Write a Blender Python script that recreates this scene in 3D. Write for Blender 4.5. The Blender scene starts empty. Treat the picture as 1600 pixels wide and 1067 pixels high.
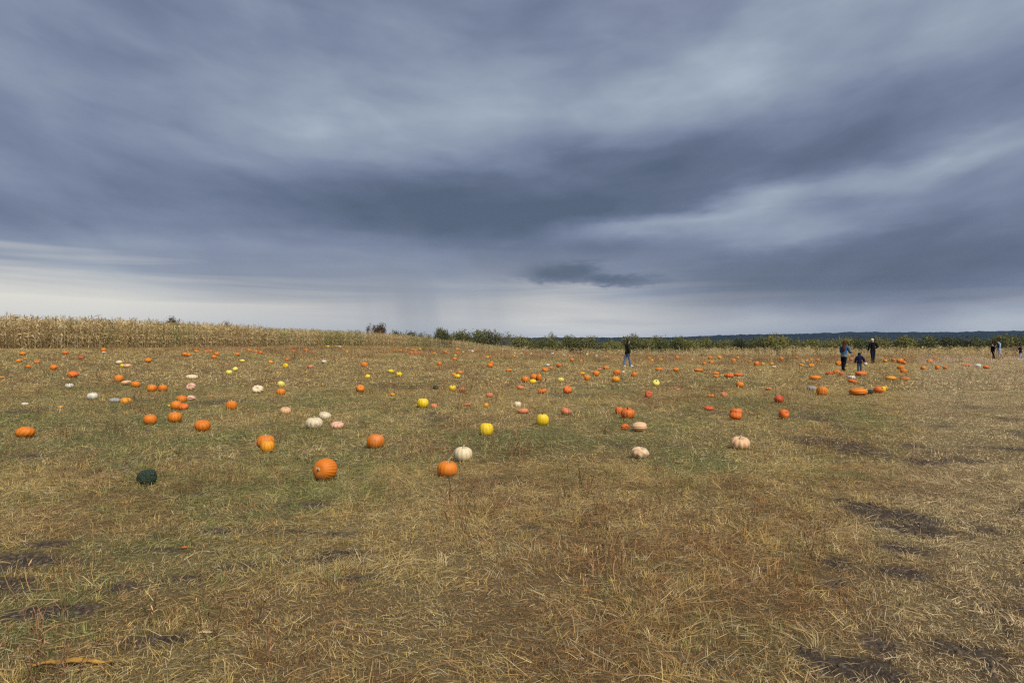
import bpy, bmesh, math, random
import numpy as np
from mathutils import Vector, Matrix, Euler
from mathutils import noise as mnoise

R = math.radians
scene = bpy.context.scene
COL = scene.collection
rng = np.random.default_rng(7)
random.seed(7)

# ------------------------------------------------------------------ camera
EYE = 1.62
cam_d = bpy.data.cameras.new("camera")
cam = bpy.data.objects.new("camera", cam_d)
COL.objects.link(cam)
cam.location = (0, 0, EYE)
cam.rotation_euler = (R(90), 0, 0)
cam_d.sensor_width = 36
cam_d.lens = 24.0
cam_d.clip_start = 0.05
cam_d.clip_end = 20000
scene.camera = cam

# ------------------------------------------------------------------ light
SUN_EL, SUN_AZ = R(48), R(150)      # azimuth from +Y towards +X: behind the viewer, to the right
SKY_GAIN = 0.35
sun_d = bpy.data.lights.new("sun", 'SUN')
sun_d.energy = 1.5
sun_d.angle = R(34)
sun_d.color = (1.0, 0.93, 0.82)
sun = bpy.data.objects.new("sun", sun_d)
COL.objects.link(sun)
sdir = Vector((math.sin(SUN_AZ) * math.cos(SUN_EL), math.cos(SUN_AZ) * math.cos(SUN_EL), math.sin(SUN_EL)))
sun.rotation_euler = sdir.to_track_quat('Z', 'Y').to_euler()
sun.location = sdir * 50

vs = scene.view_settings
vs.view_transform = 'Standard'
vs.look = 'None'
vs.exposure = 1.50
vs.gamma = 1.0
vs.use_curve_mapping = False

# ------------------------------------------------------------------ node helper
class N:
    """small arithmetic over shader sockets"""
    def __init__(self, nt, s): self.nt, self.s = nt, s
    def _m(self, op, *a, clamp=False):
        n = self.nt.nodes.new('ShaderNodeMath'); n.operation = op; n.use_clamp = clamp
        for i, v in enumerate((self,) + a):
            if isinstance(v, N): self.nt.links.new(v.s, n.inputs[i])
            else: n.inputs[i].default_value = v
        return N(self.nt, n.outputs[0])
    def __add__(self, o): return self._m('ADD', o)
    __radd__ = __add__
    def __sub__(self, o): return self._m('SUBTRACT', o)
    def __rsub__(self, o): return self * -1.0 + o
    def __mul__(self, o): return self._m('MULTIPLY', o)
    __rmul__ = __mul__
    def __truediv__(self, o): return self._m('DIVIDE', o)
    def clamp(self): return self._m('ADD', 0.0, clamp=True)
    def exp(self): return self._m('EXPONENT')
    def atan2(self, o): return self._m('ARCTAN2', o)
    def max(self, o): return self._m('MAXIMUM', o)
    def tanh(self): return self._m('TANH')

def node(nt, kind, **kw):
    n = nt.nodes.new(kind)
    for k, v in kw.items(): setattr(n, k, v)
    return n

def combine(nt, x, y, z):
    n = nt.nodes.new('ShaderNodeCombineXYZ')
    for i, v in enumerate((x, y, z)):
        if isinstance(v, N): nt.links.new(v.s, n.inputs[i])
        else: n.inputs[i].default_value = v
    return n.outputs[0]

def noise_tex(nt, vec, scale, detail=3.0, rough=0.5, dist=0.0):
    n = node(nt, 'ShaderNodeTexNoise')
    n.inputs['Scale'].default_value = scale
    n.inputs['Detail'].default_value = detail
    n.inputs['Roughness'].default_value = rough
    n.inputs['Distortion'].default_value = dist
    if vec is not None: nt.links.new(vec, n.inputs['Vector'])
    return N(nt, n.outputs[0])

def ramp(nt, fac, stops):
    n = node(nt, 'ShaderNodeValToRGB')
    cr = n.color_ramp
    while len(cr.elements) < len(stops): cr.elements.new(0.5)
    for e, (p, c) in zip(cr.elements, stops):
        e.position = p; e.color = (*c, 1.0)
    nt.links.new(fac.s if isinstance(fac, N) else fac, n.inputs[0])
    return n.outputs[0]

def mix(nt, fac, a, b, mode='MIX'):
    n = node(nt, 'ShaderNodeMix', data_type='RGBA', blend_type=mode)
    for key, v in ((0, fac), (6, a), (7, b)):
        if isinstance(v, N): nt.links.new(v.s, n.inputs[key])
        elif hasattr(v, 'is_linked') or hasattr(v, 'links'): nt.links.new(v, n.inputs[key])
        elif key == 0: n.inputs[0].default_value = v
        else: n.inputs[key].default_value = (*v, 1.0)
    return n.outputs[2]

def lin(r, g, b):
    f = lambda c: (c / 255 / 12.92) if c / 255 <= 0.04045 else ((c / 255 + 0.055) / 1.055) ** 2.4
    return (f(r), f(g), f(b))

# ------------------------------------------------------------------ sky: a storm deck of smooth streaked cloud
world = bpy.data.worlds.new("World")
scene.world = world
world.use_nodes = True
def build_sky():
    nt = world.node_tree
    nt.nodes.clear()
    tc = node(nt, 'ShaderNodeTexCoord')
    sp = node(nt, 'ShaderNodeSeparateXYZ')
    nt.links.new(tc.outputs['Generated'], sp.inputs[0])
    x, y, z = (N(nt, sp.outputs[i]) for i in range(3))
    az = x.atan2(y) * (180 / math.pi)                  # degrees from straight ahead
    hyp = (x * x + y * y)._m('SQRT')
    el = z.atan2(hyp) * (180 / math.pi)
    # cloud plane seen in perspective, stretched along the wind (roughly the view axis)
    zz = z.max(0.0) + 0.10
    px_, py_ = x / zz, y / zz
    n_big = noise_tex(nt, combine(nt, px_ * 0.55 + 3.1, py_ * 0.30 + 1.7, 0.0), 1.0, 4, 0.48, 0.4)
    n_str = noise_tex(nt, combine(nt, px_ * 1.7 + 8.0, py_ * 0.34 - 2.0, 4.0), 1.0, 5, 0.55, 0.5)
    # near the horizon the deck is a stack of level bands
    n_lay = noise_tex(nt, combine(nt, az * 0.035 + 2.0, el * 0.62 + 5.0, 1.0), 1.0, 5, 0.5, 0.7)
    wx = (noise_tex(nt, combine(nt, az * 0.09, el * 0.22, 2.0), 1.0, 5, 0.55) - 0.5) * 11.0
    wy = (noise_tex(nt, combine(nt, az * 0.07, el * 0.25, 7.0), 1.0, 5, 0.55) - 0.5) * 4.2
    def warped(k): return az + wx * k, el + wy * k
    AW, EW = warped(1.0)
    def blob(a0, e0, sa, se, amp, tilt=0.0, acc=None, p=1.0, src=None):
        """soft elliptical patch of cloud; acc: running sum it is added to"""
        A_, E_ = src or (AW, EW)
        c, s = math.cos(R(tilt)), math.sin(R(tilt)); h = math.sqrt(.5)
        lf = lambda ka, ke: A_._m('MULTIPLY_ADD', ka, E_._m('MULTIPLY_ADD', ke, -(ka * a0 + ke * e0)))
        p1 = lf(c / sa * h, s / sa * h); p2 = lf(-s / se * h, c / se * h)
        q = p1._m('MULTIPLY_ADD', p1, p2 * p2)
        if p != 1.0: q = q._m('POWER', p)
        g = (q * -1.0).exp()
        return g * amp if acc is None else g._m('MULTIPLY_ADD', amp, acc)
    up = (el / 14.0).clamp()
    els = el - az * az * 0.0034                         # bands rise gently to both sides
    m1 = noise_tex(nt, combine(nt, az * 0.085 + 4.0, els * 0.21 + 3.0, 0.0), 1.0, 5, 0.46, 0.35)
    m2 = noise_tex(nt, combine(nt, az * 0.17 + 1.0, els * 0.55, 6.0), 1.0, 4, 0.45, 0.8)
    m3 = noise_tex(nt, combine(nt, az * 0.55, els * 1.5 + 2.0, 3.0), 1.0, 5, 0.6, 1.0)
    B = (n_big - 0.5) * 0.22 + (n_str - 0.5) * 0.08 * up + (m1 - 0.5) * 0.66 + (m2 - 0.5) * 0.17 + (m3 - 0.5) * 0.05 + (n_lay - 0.5) * 0.40 * (1.0 + up * -0.85) + 0.45
    for b in BLOBS: B = blob(*b, acc=B)
    B = (B - 0.45) * 0.92 + 0.475
    LW = (az + (m2 - 0.5) * 2.6 + (m3 - 0.5) * 2.2, el + (m2 - 0.5) * 0.7 + (m3 - 0.5) * 0.9)
    lens = blob(4.2, 5.65, 2.5, 0.52, 1.0, 0.0, p=1.4, src=LW).max(blob(8.4, 5.2, 2.5, 0.36, 1.0, -3.0, p=1.4, src=LW))
    B = B - lens * 0.36
    cool = ramp(nt, B.clamp(), [(0.0, lin(84, 97, 118)), (0.22, lin(100, 112, 136)), (0.45, lin(125, 136, 160)),
                               (0.68, lin(148, 160, 178)), (0.88, lin(170, 184, 198)), (1.0, lin(188, 200, 208))])
    # clear strip under the deck: pale cream light along the horizon, broken by rain
    W = (1.0 - ((el - HZ_TOP(az, nt)) / 3.6 + (n_lay - 0.5) * 1.7 + 0.5).clamp())
    W = W * HZ_STRENGTH(az, blob)
    rain = noise_tex(nt, combine(nt, az * 0.20 + el * 0.03, el * 0.015, 3.6), 1.0, 3, 0.5)
    W = W * (1.0 - (rain - 0.36).clamp() * blob(-7.5, 3.4, 4.0, 2.2, 1.9, src=(az, el)))
    W = (W - lens * 0.6).clamp()
    warm = ramp(nt, (el / 7.0).clamp(), [(0.0, lin(205, 207, 208)), (0.45, lin(224, 221, 212)), (1.0, lin(226, 224, 216))])
    veil = (1.0 - ((el - 1.5) / 6.5 + (m2 - 0.5) * 0.5).clamp()) * blob(-10, 3.0, 17, 9.0, 0.72, src=(az, el))
    veil = (veil * (1.0 + lens * -0.8)).clamp()
    cool = mix(nt, veil, cool, lin(170, 174, 179))          # falling rain greys the far sky
    cloud = mix(nt, W, cool, warm)
    shaft = ((rain - 0.47) * 3.5).clamp() * blob(-7.5, 4.2, 5.0, 2.6, 0.42, src=(az, el))
    cloud = mix(nt, shaft, cloud, lin(140, 147, 156))
    sky = node(nt, 'ShaderNodeTexSky', sky_type='NISHITA', sun_disc=False, sun_elevation=SUN_EL, sun_rotation=SUN_AZ)
    b1 = node(nt, 'ShaderNodeBackground'); nt.links.new(sky.outputs[0], b1.inputs[0]); b1.inputs[1].default_value = 0.05
    b2 = node(nt, 'ShaderNodeBackground'); nt.links.new(cloud, b2.inputs[0]); b2.inputs[1].default_value = SKY_GAIN
    ms = node(nt, 'ShaderNodeMixShader'); ms.inputs[0].default_value = 0.97
    nt.links.new(b1.outputs[0], ms.inputs[1]); nt.links.new(b2.outputs[0], ms.inputs[2])
    out = node(nt, 'ShaderNodeOutputWorld')
    nt.links.new(ms.outputs[0], out.inputs['Surface'])
# azimuth, elevation, widths (degrees), brightness: the shape of this particular cloud deck
BLOBS = [
    (31, 21.5, 8, 2.6, 0.13, 6), (-4, 24.0, 14, 2.5, -0.05, 0),
    (7, 13.2, 14, 2.7, -0.36, 3), (-4, 10.2, 12, 2.2, -0.26, 0), (16, 12.6, 9, 2.0, -0.15, 3),
    (-14, 12.0, 10, 1.6, -0.22, -8),
    (6, 18.3, 12, 2.2, 0.34, 2), (-12, 17.0, 8, 1.8, 0.20, -8), (-24, 16.5, 7, 1.2, 0.15, -10),
    (-20, 13.2, 7, 0.9, 0.22, -8),
    (13, 9.6, 6.0, 0.75, 0.50, 5), (22, 8.6, 6, 0.7, 0.34, 4), (26, 11.6, 7, 0.9, 0.34, 8), (36, 13.6, 5, 0.9, 0.24, 12),
    (20, 23.0, 6, 1.2, 0.12, 25), (30, 25.0, 8, 2.2, 0.12, 10),
    (29, 18.0, 9, 1.4, -0.06, 8), (20, 16.2, 7, 1.4, -0.08, 6), (31, 5.0, 8, 3.2, -0.36, 0), (18, 5.6, 7, 1.8, -0.16, 0),
    (-31, 9.0, 9, 1.5, -0.14, 0), (-26, 7.0, 10, 0.8, 0.12, 0), (-2, 6.4, 6, 0.8, -0.1, 0),
    (36, 1.2, 5, 0.9, 0.42, 12), (22, 1.4, 6, 0.8, 0.28, 0),
]
def HZ_TOP(az, nt):
    return (az * -0.045 + 3.2)
def HZ_STRENGTH(az, blob):
    g = lambda a0, s, amp: ((((az - a0) / s) * ((az - a0) / s)) * -0.5).exp() * amp
    return (g(-35, 12, 1.0) + g(-13, 7, 0.30) + g(6, 7, 0.95) + g(20, 6, 0.22) + g(37, 5, 0.5) + 0.05).clamp()
build_sky()
world.cycles.sampling_method = 'MANUAL'
world.cycles.sample_map_resolution = 512

# ------------------------------------------------------------------ numeric noise and terrain
def _hash(ix, iy, seed):
    h = (ix.astype(np.int64) * 374761393 + iy.astype(np.int64) * 668265263 + seed * 69069 + 12345) & 0xFFFFFFFF
    h = ((h ^ (h >> 13)) * 1274126177) & 0xFFFFFFFF
    h = (h ^ (h >> 16)) & 0xFFFFFF
    return h / float(0xFFFFFF)
def vnoise(x, y, seed=0):
    x = np.asarray(x, float); y = np.asarray(y, float)
    ix, iy = np.floor(x), np.floor(y)
    fx, fy = x - ix, y - iy
    fx = fx * fx * (3 - 2 * fx); fy = fy * fy * (3 - 2 * fy)
    a = _hash(ix, iy, seed); b = _hash(ix + 1, iy, seed); c = _hash(ix, iy + 1, seed); d = _hash(ix + 1, iy + 1, seed)
    return (a + (b - a) * fx) * (1 - fy) + (c + (d - c) * fx) * fy
def fbm(x, y, seed=0, oct=4):
    s = 0.0; amp = 0.5; tot = 0.0
    for o in range(oct):
        s = s + amp * vnoise(np.asarray(x) * 2 ** o + 17.3 * o, np.asarray(y) * 2 ** o - 9.1 * o, seed + o); tot += amp; amp *= 0.5
    return s / tot
def sstep(a, b, v):
    t = np.clip((np.asarray(v, float) - a) / (b - a), 0, 1)
    return t * t * (3 - 2 * t)
def height(x, y):
    x = np.asarray(x, float); y = np.asarray(y, float)
    A = 1.12 * sstep(22, -40, x)
    z = A * sstep(10, 45, y)
    y0 = 66 + 44 * sstep(14, -22, x)
    d = np.maximum(0, y - y0)
    raw = np.where(d < 18, 0.0017 * d * d, 0.5508 + 0.0612 * (d - 18))
    z = z - 9 * (1 - np.exp(-raw / 9))
    near = 1 - sstep(60, 120, y)
    z = z + near * (0.07 * (fbm(x / 3.1, y / 3.1, 11) - 0.5) + 0.035 * (fbm(x / 0.7, y / 0.7, 21, 3) - 0.5))
    return z
def hz(x, y): return float(height(x, y))

PATCHES = [
    (-1.65, 5.02, 0.28, 0.1),
    (-2.74, 5.32, 0.22, 0.08),
    (-2.02, 6.73, 0.25, 0.1),
    (-1.41, 5.78, 0.24, 0.09),
    (-2.47, 5.87, 0.22, 0.08),
    (-2.53, 4.5, 0.25, 0.1),
    (-1.04, 4.64, 0.17, 0.08),
    (-3.66, 5.5, 0.26, 0.08),
    (-1.6, 4.27, 0.18, 0.08),
    (-3.62, 5.04, 0.35, 0.19),
    (-3.3, 4.46, 0.25, 0.26),
    (-2.95, 4.04, 0.17, 0.09),
    (-1.97, 4.93, 0.35, 0.14),
    (-2.2, 4.69, 0.22, 0.09),
    (-2.33, 5.29, 0.2, 0.1),
    (-1.35, 5.24, 0.29, 0.12),
    (-1.96, 5.82, 0.38, 0.09),
    (-2.31, 6.31, 0.27, 0.09),
    (-3.4, 7.26, 0.24, 0.08),
    (-2.65, 4.13, 0.17, 0.08),
    (-6.67, 9.62, 0.41, 0.17),
    (-5.6, 8.47, 0.37, 0.12),
    (-3.74, 6.24, 0.23, 0.08),
    (3.51, 6.41, 0.31, 0.44),
    (2.38, 4.89, 0.14, 0.19),
    (2.69, 4.7, 0.18, 0.16),
    (1.98, 3.7, 0.12, 0.18),
    (1.68, 3.35, 0.19, 0.14),
    (4.14, 5.78, 0.24, 0.31),
    (3.51, 5.76, 0.21, 0.21),
    (1.48, 3.54, 0.09, 0.1),
    (2.82, 4.42, 0.14, 0.12),
    (3.07, 5.29, 0.19, 0.19),
    (5.48, 9.13, 0.19, 0.3),
    (6.15, 10.68, 0.22, 0.41),
    (2.17, 4.54, 0.12, 0.13),
    (2.36, 3.64, 0.09, 0.09),
    (0.17, 5.94, 0.22, 0.08),
    (0.87, 5.13, 0.14, 0.08),
    (-1.97, 3.69, 0.17, 0.08),
    (1.06, 3.43, 0.16, 0.08),
]
def bare_field(x, y):
    """how much soil shows through the grass, 0 to 1"""
    x = np.asarray(x, float); y = np.asarray(y, float)
    n = fbm(x / 0.42, y / 0.42, 31, 4)
    b = sstep(0.66, 0.78, fbm(x / 1.6, y / 2.2, 41, 4)) * 0.8 * sstep(40, 8, y)
    for (cx, cy, rx, ry) in PATCHES:
        q = ((x - cx) / rx) ** 2 + ((y - cy) / ry) ** 2
        b = np.maximum(b, sstep(1.9, -0.1, q + (n - 0.45) * 5.5))
    pth = path_field(x, y)
    ac, al = x * .857 - y * .515, x * .515 + y * .857                       # ruts run along the path
    rut = .7 * fbm(ac / .30, al / .9, 35, 4) + .3 * n
    b = np.maximum(b, pth * (sstep(0.56, 0.74, rut) * 0.75 * sstep(32, 9, y) + .10))
    return np.clip(b, 0, 1)
def path_field(x, y):
    return sstep(-0.6, 0.9, (x - (0.60 * y - 0.35) + 0.9 * (fbm(x / 1.2, y / 1.2, 51) - 0.5)))
def green_field(x, y):
    g = 0.6 * fbm(x / 2.6, y / 3.6, 61, 5) + 0.4 * fbm(x / .7, y / 1.0, 63, 4) - 0.5
    g = g * 2.8 + 0.16 - 0.16 * sstep(8, 5, y)
    g = g + 0.30 * np.exp(-((y - 13.5) / 5.0) ** 2) * sstep(6, -4, x) + 0.24 * np.exp(-((y - 8.2) / 1.5) ** 2 - ((x - 1.8) / 2.6) ** 2)
    g = g + 0.16 * np.exp(-((y - 11) / 4) ** 2) + 0.06 * np.exp(-((x + 2.6) / 1.5) ** 2 - ((y - 4.8) / 1.4) ** 2)
    g = g - 0.45 * path_field(x, y) - 0.22 * np.exp(-((y - 4.6) / 1.8) ** 2 - ((x - 0.8) / 2.2) ** 2)
    return np.clip(g, 0, 1)
def rust_field(x, y):
    r = (.6 * fbm(x / 1.9 + 40, y / 2.6, 71, 4) + .4 * fbm(x / .5 + 9, y / .6, 73, 4) - 0.5) * 2.4 + 0.25
    r = r + 0.22 * np.exp(-((y - 4.8) / 2.2) ** 2 - ((x - 0.6) / 2.6) ** 2) + 0.18 * path_field(x, y) * sstep(14, 5, y)
    r = r - 0.14 * sstep(7, 11, y) * sstep(48, 38, y)
    far = sstep(44, 60, y)
    return np.clip(r * (1 - 0.3 * far) + 0.18 * far, 0, 1)

# ------------------------------------------------------------------ materials
def new_mat(name):
    m = bpy.data.materials.new(name); m.use_nodes = True
    nt = m.node_tree; nt.nodes.clear()
    out = node(nt, 'ShaderNodeOutputMaterial')
    return m, nt, out
def principled(nt, out, rough=0.8, spec=0.2):
    p = node(nt, 'ShaderNodeBsdfPrincipled')
    p.inputs['Roughness'].default_value = rough
    p.inputs['Specular IOR Level'].default_value = spec
    nt.links.new(p.outputs[0], out.inputs[0])
    return p
def attr(nt, name, inst=False):
    a = node(nt, 'ShaderNodeAttribute'); a.attribute_name = name
    a.attribute_type = 'INSTANCER' if inst else 'GEOMETRY'
    return a
def plain(name, col, rough=0.85, var=0.12, scale=20.0, spec=0.15):
    m, nt, out = new_mat(name)
    p = principled(nt, out, rough, spec)
    tc = node(nt, 'ShaderNodeTexCoord')
    n = noise_tex(nt, tc.outputs['Object'], scale, 4, 0.6)
    c = ramp(nt, n, [(0.25, tuple(v * (1 - var * 2) for v in col)), (0.75, tuple(min(1, v * (1 + var * 2)) for v in col))])
    nt.links.new(c, p.inputs['Base Color'])
    return m

def make_ground_mat():
    m, nt, out = new_mat("field_soil_and_thatch")
    p = principled(nt, out, 0.95, 0.1)
    geo = node(nt, 'ShaderNodeNewGeometry')
    pos = geo.outputs['Position']
    bare = N(nt, attr(nt, 'bare').outputs['Fac'])
    green = N(nt, attr(nt, 'green').outputs['Fac'])
    rust = N(nt, attr(nt, 'rust').outputs['Fac'])
    n1 = noise_tex(nt, pos, 9.0, 6, 0.7)
    n2 = noise_tex(nt, pos, 60.0, 5, 0.7)
    n3 = noise_tex(nt, pos, 1.3, 5, 0.6)
    straw = ramp(nt, n2 * 0.6 + n1 * 0.4, [(0.28, (0.055, 0.042, 0.020)), (0.5, (0.20, 0.152, 0.072)), (0.72, (0.46, 0.36, 0.19))])
    grn = ramp(nt, n2, [(0.25, (0.045, 0.046, 0.017)), (0.75, (0.20, 0.195, 0.075))])
    rst = ramp(nt, n2, [(0.25, (0.05, 0.028, 0.014)), (0.75, (0.20, 0.115, 0.055))])
    soil = ramp(nt, n1 * 0.5 + n2 * 0.5, [(0.32, (0.026, 0.019, 0.014)), (0.5, (0.074, 0.056, 0.041)), (0.68, (0.165, 0.130, 0.098))])
    c = mix(nt, (green * 0.8 + (n3 - 0.5) * 0.4).clamp(), straw, grn)
    c = mix(nt, (rust * 0.7 + (n1 - 0.5) * 0.3).clamp(), c, rst)
    c = mix(nt, (bare * 1.5 + (n1 - 0.5) * 1.0 - 0.25).clamp(), c, soil)
    nt.links.new(c, p.inputs['Base Color'])
    b = node(nt, 'ShaderNodeBump'); b.inputs['Strength'].default_value = 1.0; b.inputs['Distance'].default_value = 0.07
    nt.links.new((n1 * 0.7 + n2 * 0.3).s, b.inputs['Height'])
    nt.links.new(b.outputs[0], p.inputs['Normal'])
    return m

def make_blade_mat(name, trans=0.3, bleach=(0.52, 0.44, 0.29), bleach_amt=0.55, inst=True):
    """plant blades: tint of the clump, each blade its own shade"""
    m, nt, out = new_mat(name)
    tint = attr(nt, 'tint', inst).outputs['Color']
    mul = node(nt, 'ShaderNodeVectorMath', operation='SCALE'); mul.inputs['Scale'].default_value = 1.0
    if inst:
        bv = N(nt, attr(nt, 'bv').outputs['Fac'])
        c = mix(nt, ((bv - 0.62) * 2.6).clamp() * bleach_amt, tint, bleach)
        nt.links.new((bv * 0.9 + 0.5).s, mul.inputs['Scale']); nt.links.new(c, mul.inputs[0])
    else: nt.links.new(tint, mul.inputs[0])
    d = node(nt, 'ShaderNodeBsdfPrincipled')
    d.inputs['Roughness'].default_value = 0.7; d.inputs['Specular IOR Level'].default_value = 0.18
    t = node(nt, 'ShaderNodeBsdfTranslucent')
    nt.links.new(mul.outputs[0], d.inputs['Base Color']); nt.links.new(mul.outputs[0], t.inputs[0])
    ms = node(nt, 'ShaderNodeMixShader'); ms.inputs[0].default_value = trans
    nt.links.new(d.outputs[0], ms.inputs[1]); nt.links.new(t.outputs[0], ms.inputs[2])
    nt.links.new(ms.outputs[0], out.inputs[0])
    return m

# ------------------------------------------------------------------ mesh helpers
def tag(o, label=None, cat=None, group=None, kind=None):
    if label: o["label"] = label
    if cat: o["category"] = cat
    if group: o["group"] = group
    if kind: o["kind"] = kind
    return o
def mesh_np(name, verts, faces, mat=None, smooth=False):
    me = bpy.data.meshes.new(name)
    me.from_pydata([tuple(v) for v in verts], [], faces)
    if mat: me.materials.append(mat)
    if smooth: me.polygons.foreach_set('use_smooth', [True] * len(me.polygons))
    me.update()
    return me
def link(name, me, parent=None):
    o = bpy.data.objects.new(name, me); COL.objects.link(o)
    if parent: o.parent = parent
    return o
def set_attr(me, name, vals, kind='FLOAT'):
    a = me.attributes.new(name, kind, 'POINT')
    v = np.asarray(vals, np.float32).ravel()
    if kind == 'FLOAT': a.data.foreach_set('value', v)
    elif kind == 'FLOAT_VECTOR': a.data.foreach_set('vector', v)
    elif kind == 'FLOAT_COLOR': a.data.foreach_set('color', v)
    elif kind == 'INT': a.data.foreach_set('value', np.asarray(vals, np.int32).ravel())

class Strips:
    """collects thin bent strips (blades, leaves) and tubes into one mesh"""
    def __init__(self): self.v, self.f, self.b = [], [], []
    def strip(self, pts, widths, side, bv):
        i0 = len(self.v); n = len(pts)
        for k, (p, w) in enumerate(zip(pts, widths)):
            if k == n - 1 and w == 0:
                self.v.append(tuple(p)); self.b.append(bv)
            else:
                s = side[k] if isinstance(side, list) else side
                self.v.append(tuple(p - s * w / 2)); self.v.append(tuple(p + s * w / 2)); self.b += [bv, bv]
        for k in range(n - 1):
            a = i0 + 2 * k
            if k == n - 2 and widths[-1] == 0: self.f.append((a, a + 1, a + 2))
            else: self.f.append((a, a + 1, a + 3, a + 2))
    def tube(self, pts, rad, bv, n=4):
        i0 = len(self.v)
        for k, (p, r) in enumerate(zip(pts, rad)):
            d = (pts[min(k + 1, len(pts) - 1)] - pts[max(k - 1, 0)]).normalized()
            e1 = d.orthogonal().normalized(); e2 = d.cross(e1)
            for j in range(n):
                a = 2 * math.pi * j / n
                self.v.append(tuple(p + (e1 * math.cos(a) + e2 * math.sin(a)) * r)); self.b.append(bv)
        for k in range(len(pts) - 1):
            for j in range(n):
                a = i0 + k * n + j; b = i0 + k * n + (j + 1) % n
                self.f.append((a, b, b + n, a + n))
    def mesh(self, name, mat):
        me = mesh_np(name, self.v, self.f, mat)
        set_attr(me, 'bv', self.b)
        return me

def source_collection(name, meshes):
    c = bpy.data.collections.new(name)
    for i, me in enumerate(meshes):
        c.objects.link(bpy.data.objects.new("%s_%02d" % (name, i), me))
    return c

def scatter(name, coll, pos, rot, scale, idx, tint, label, cat):
    """one object that carries every clump of a plant mass as an instance"""
    me = bpy.data.meshes.new(name)
    me.vertices.add(len(pos)); me.vertices.foreach_set('co', np.asarray(pos, np.float32).ravel())
    set_attr(me, 'rot', rot, 'FLOAT_VECTOR'); set_attr(me, 'scl', scale, 'FLOAT_VECTOR')
    set_attr(me, 'idx', idx, 'INT'); set_attr(me, 'tint', np.c_[tint, np.ones(len(pos))], 'FLOAT_COLOR')
    o = link(name, me)
    ng = bpy.data.node_groups.new(name, 'GeometryNodeTree')
    ng.interface.new_socket('Geometry', in_out='INPUT', socket_type='NodeSocketGeometry')
    ng.interface.new_socket('Geometry', in_out='OUTPUT', socket_type='NodeSocketGeometry')
    gi, go = ng.nodes.new('NodeGroupInput'), ng.nodes.new('NodeGroupOutput')
    ci = ng.nodes.new('GeometryNodeCollectionInfo'); ci.inputs[0].default_value = coll
    ci.inputs['Separate Children'].default_value = True; ci.inputs['Reset Children'].default_value = True
    ip = ng.nodes.new('GeometryNodeInstanceOnPoints'); ip.inputs['Pick Instance'].default_value = True
    def na(n, t):
        a = ng.nodes.new('GeometryNodeInputNamedAttribute'); a.data_type = t; a.inputs[0].default_value = n
        return a.outputs[0]
    L = ng.links.new
    L(gi.outputs[0], ip.inputs['Points']); L(ci.outputs[0], ip.inputs['Instance'])
    L(na('idx', 'INT'), ip.inputs['Instance Index']); L(na('rot', 'FLOAT_VECTOR'), ip.inputs['Rotation']); L(na('scl', 'FLOAT_VECTOR'), ip.inputs['Scale'])
    L(ip.outputs[0], go.inputs[0])
    md = o.modifiers.new('plants', 'NODES'); md.node_group = ng
    tag(o, label, cat, kind='stuff')
    return o

# ------------------------------------------------------------------ ground sheet
def build_ground():
    nx, ny = 360, 520
    t = np.linspace(-1, 1, nx); b = math.asinh(3200 / 3.0)
    X = 3.0 * np.sinh(b * t)
    lo, hi = math.asinh(-34 / 3.0), math.asinh(5200 / 3.0)
    Y = 4.0 + 3.0 * np.sinh(np.linspace(lo, hi, ny))
    gx, gy = np.meshgrid(X, Y)
    gz = height(gx, gy)
    me = bpy.data.meshes.new("ground")
    v = np.stack([gx, gy, gz], -1).reshape(-1, 3)
    i = np.arange(nx * ny).reshape(ny, nx)
    f = np.stack([i[:-1, :-1], i[:-1, 1:], i[1:, 1:], i[1:, :-1]], -1).reshape(-1, 4)
    me.vertices.add(len(v)); me.vertices.foreach_set('co', v.astype(np.float32).ravel())
    me.loops.add(f.size); me.loops.foreach_set('vertex_index', f.astype(np.int32).ravel())
    me.polygons.add(len(f)); me.polygons.foreach_set('loop_start', np.arange(0, f.size, 4, dtype=np.int32))
    me.polygons.foreach_set('use_smooth', np.ones(len(f), bool))
    me.update(calc_edges=True)
    x, y = v[:, 0], v[:, 1]
    set_attr(me, 'bare', bare_field(x, y)); set_attr(me, 'green', green_field(x, y)); set_attr(me, 'rust', rust_field(x, y))
    me.materials.append(make_ground_mat())
    tag(link("ground", me), kind='structure')
build_ground()

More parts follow.
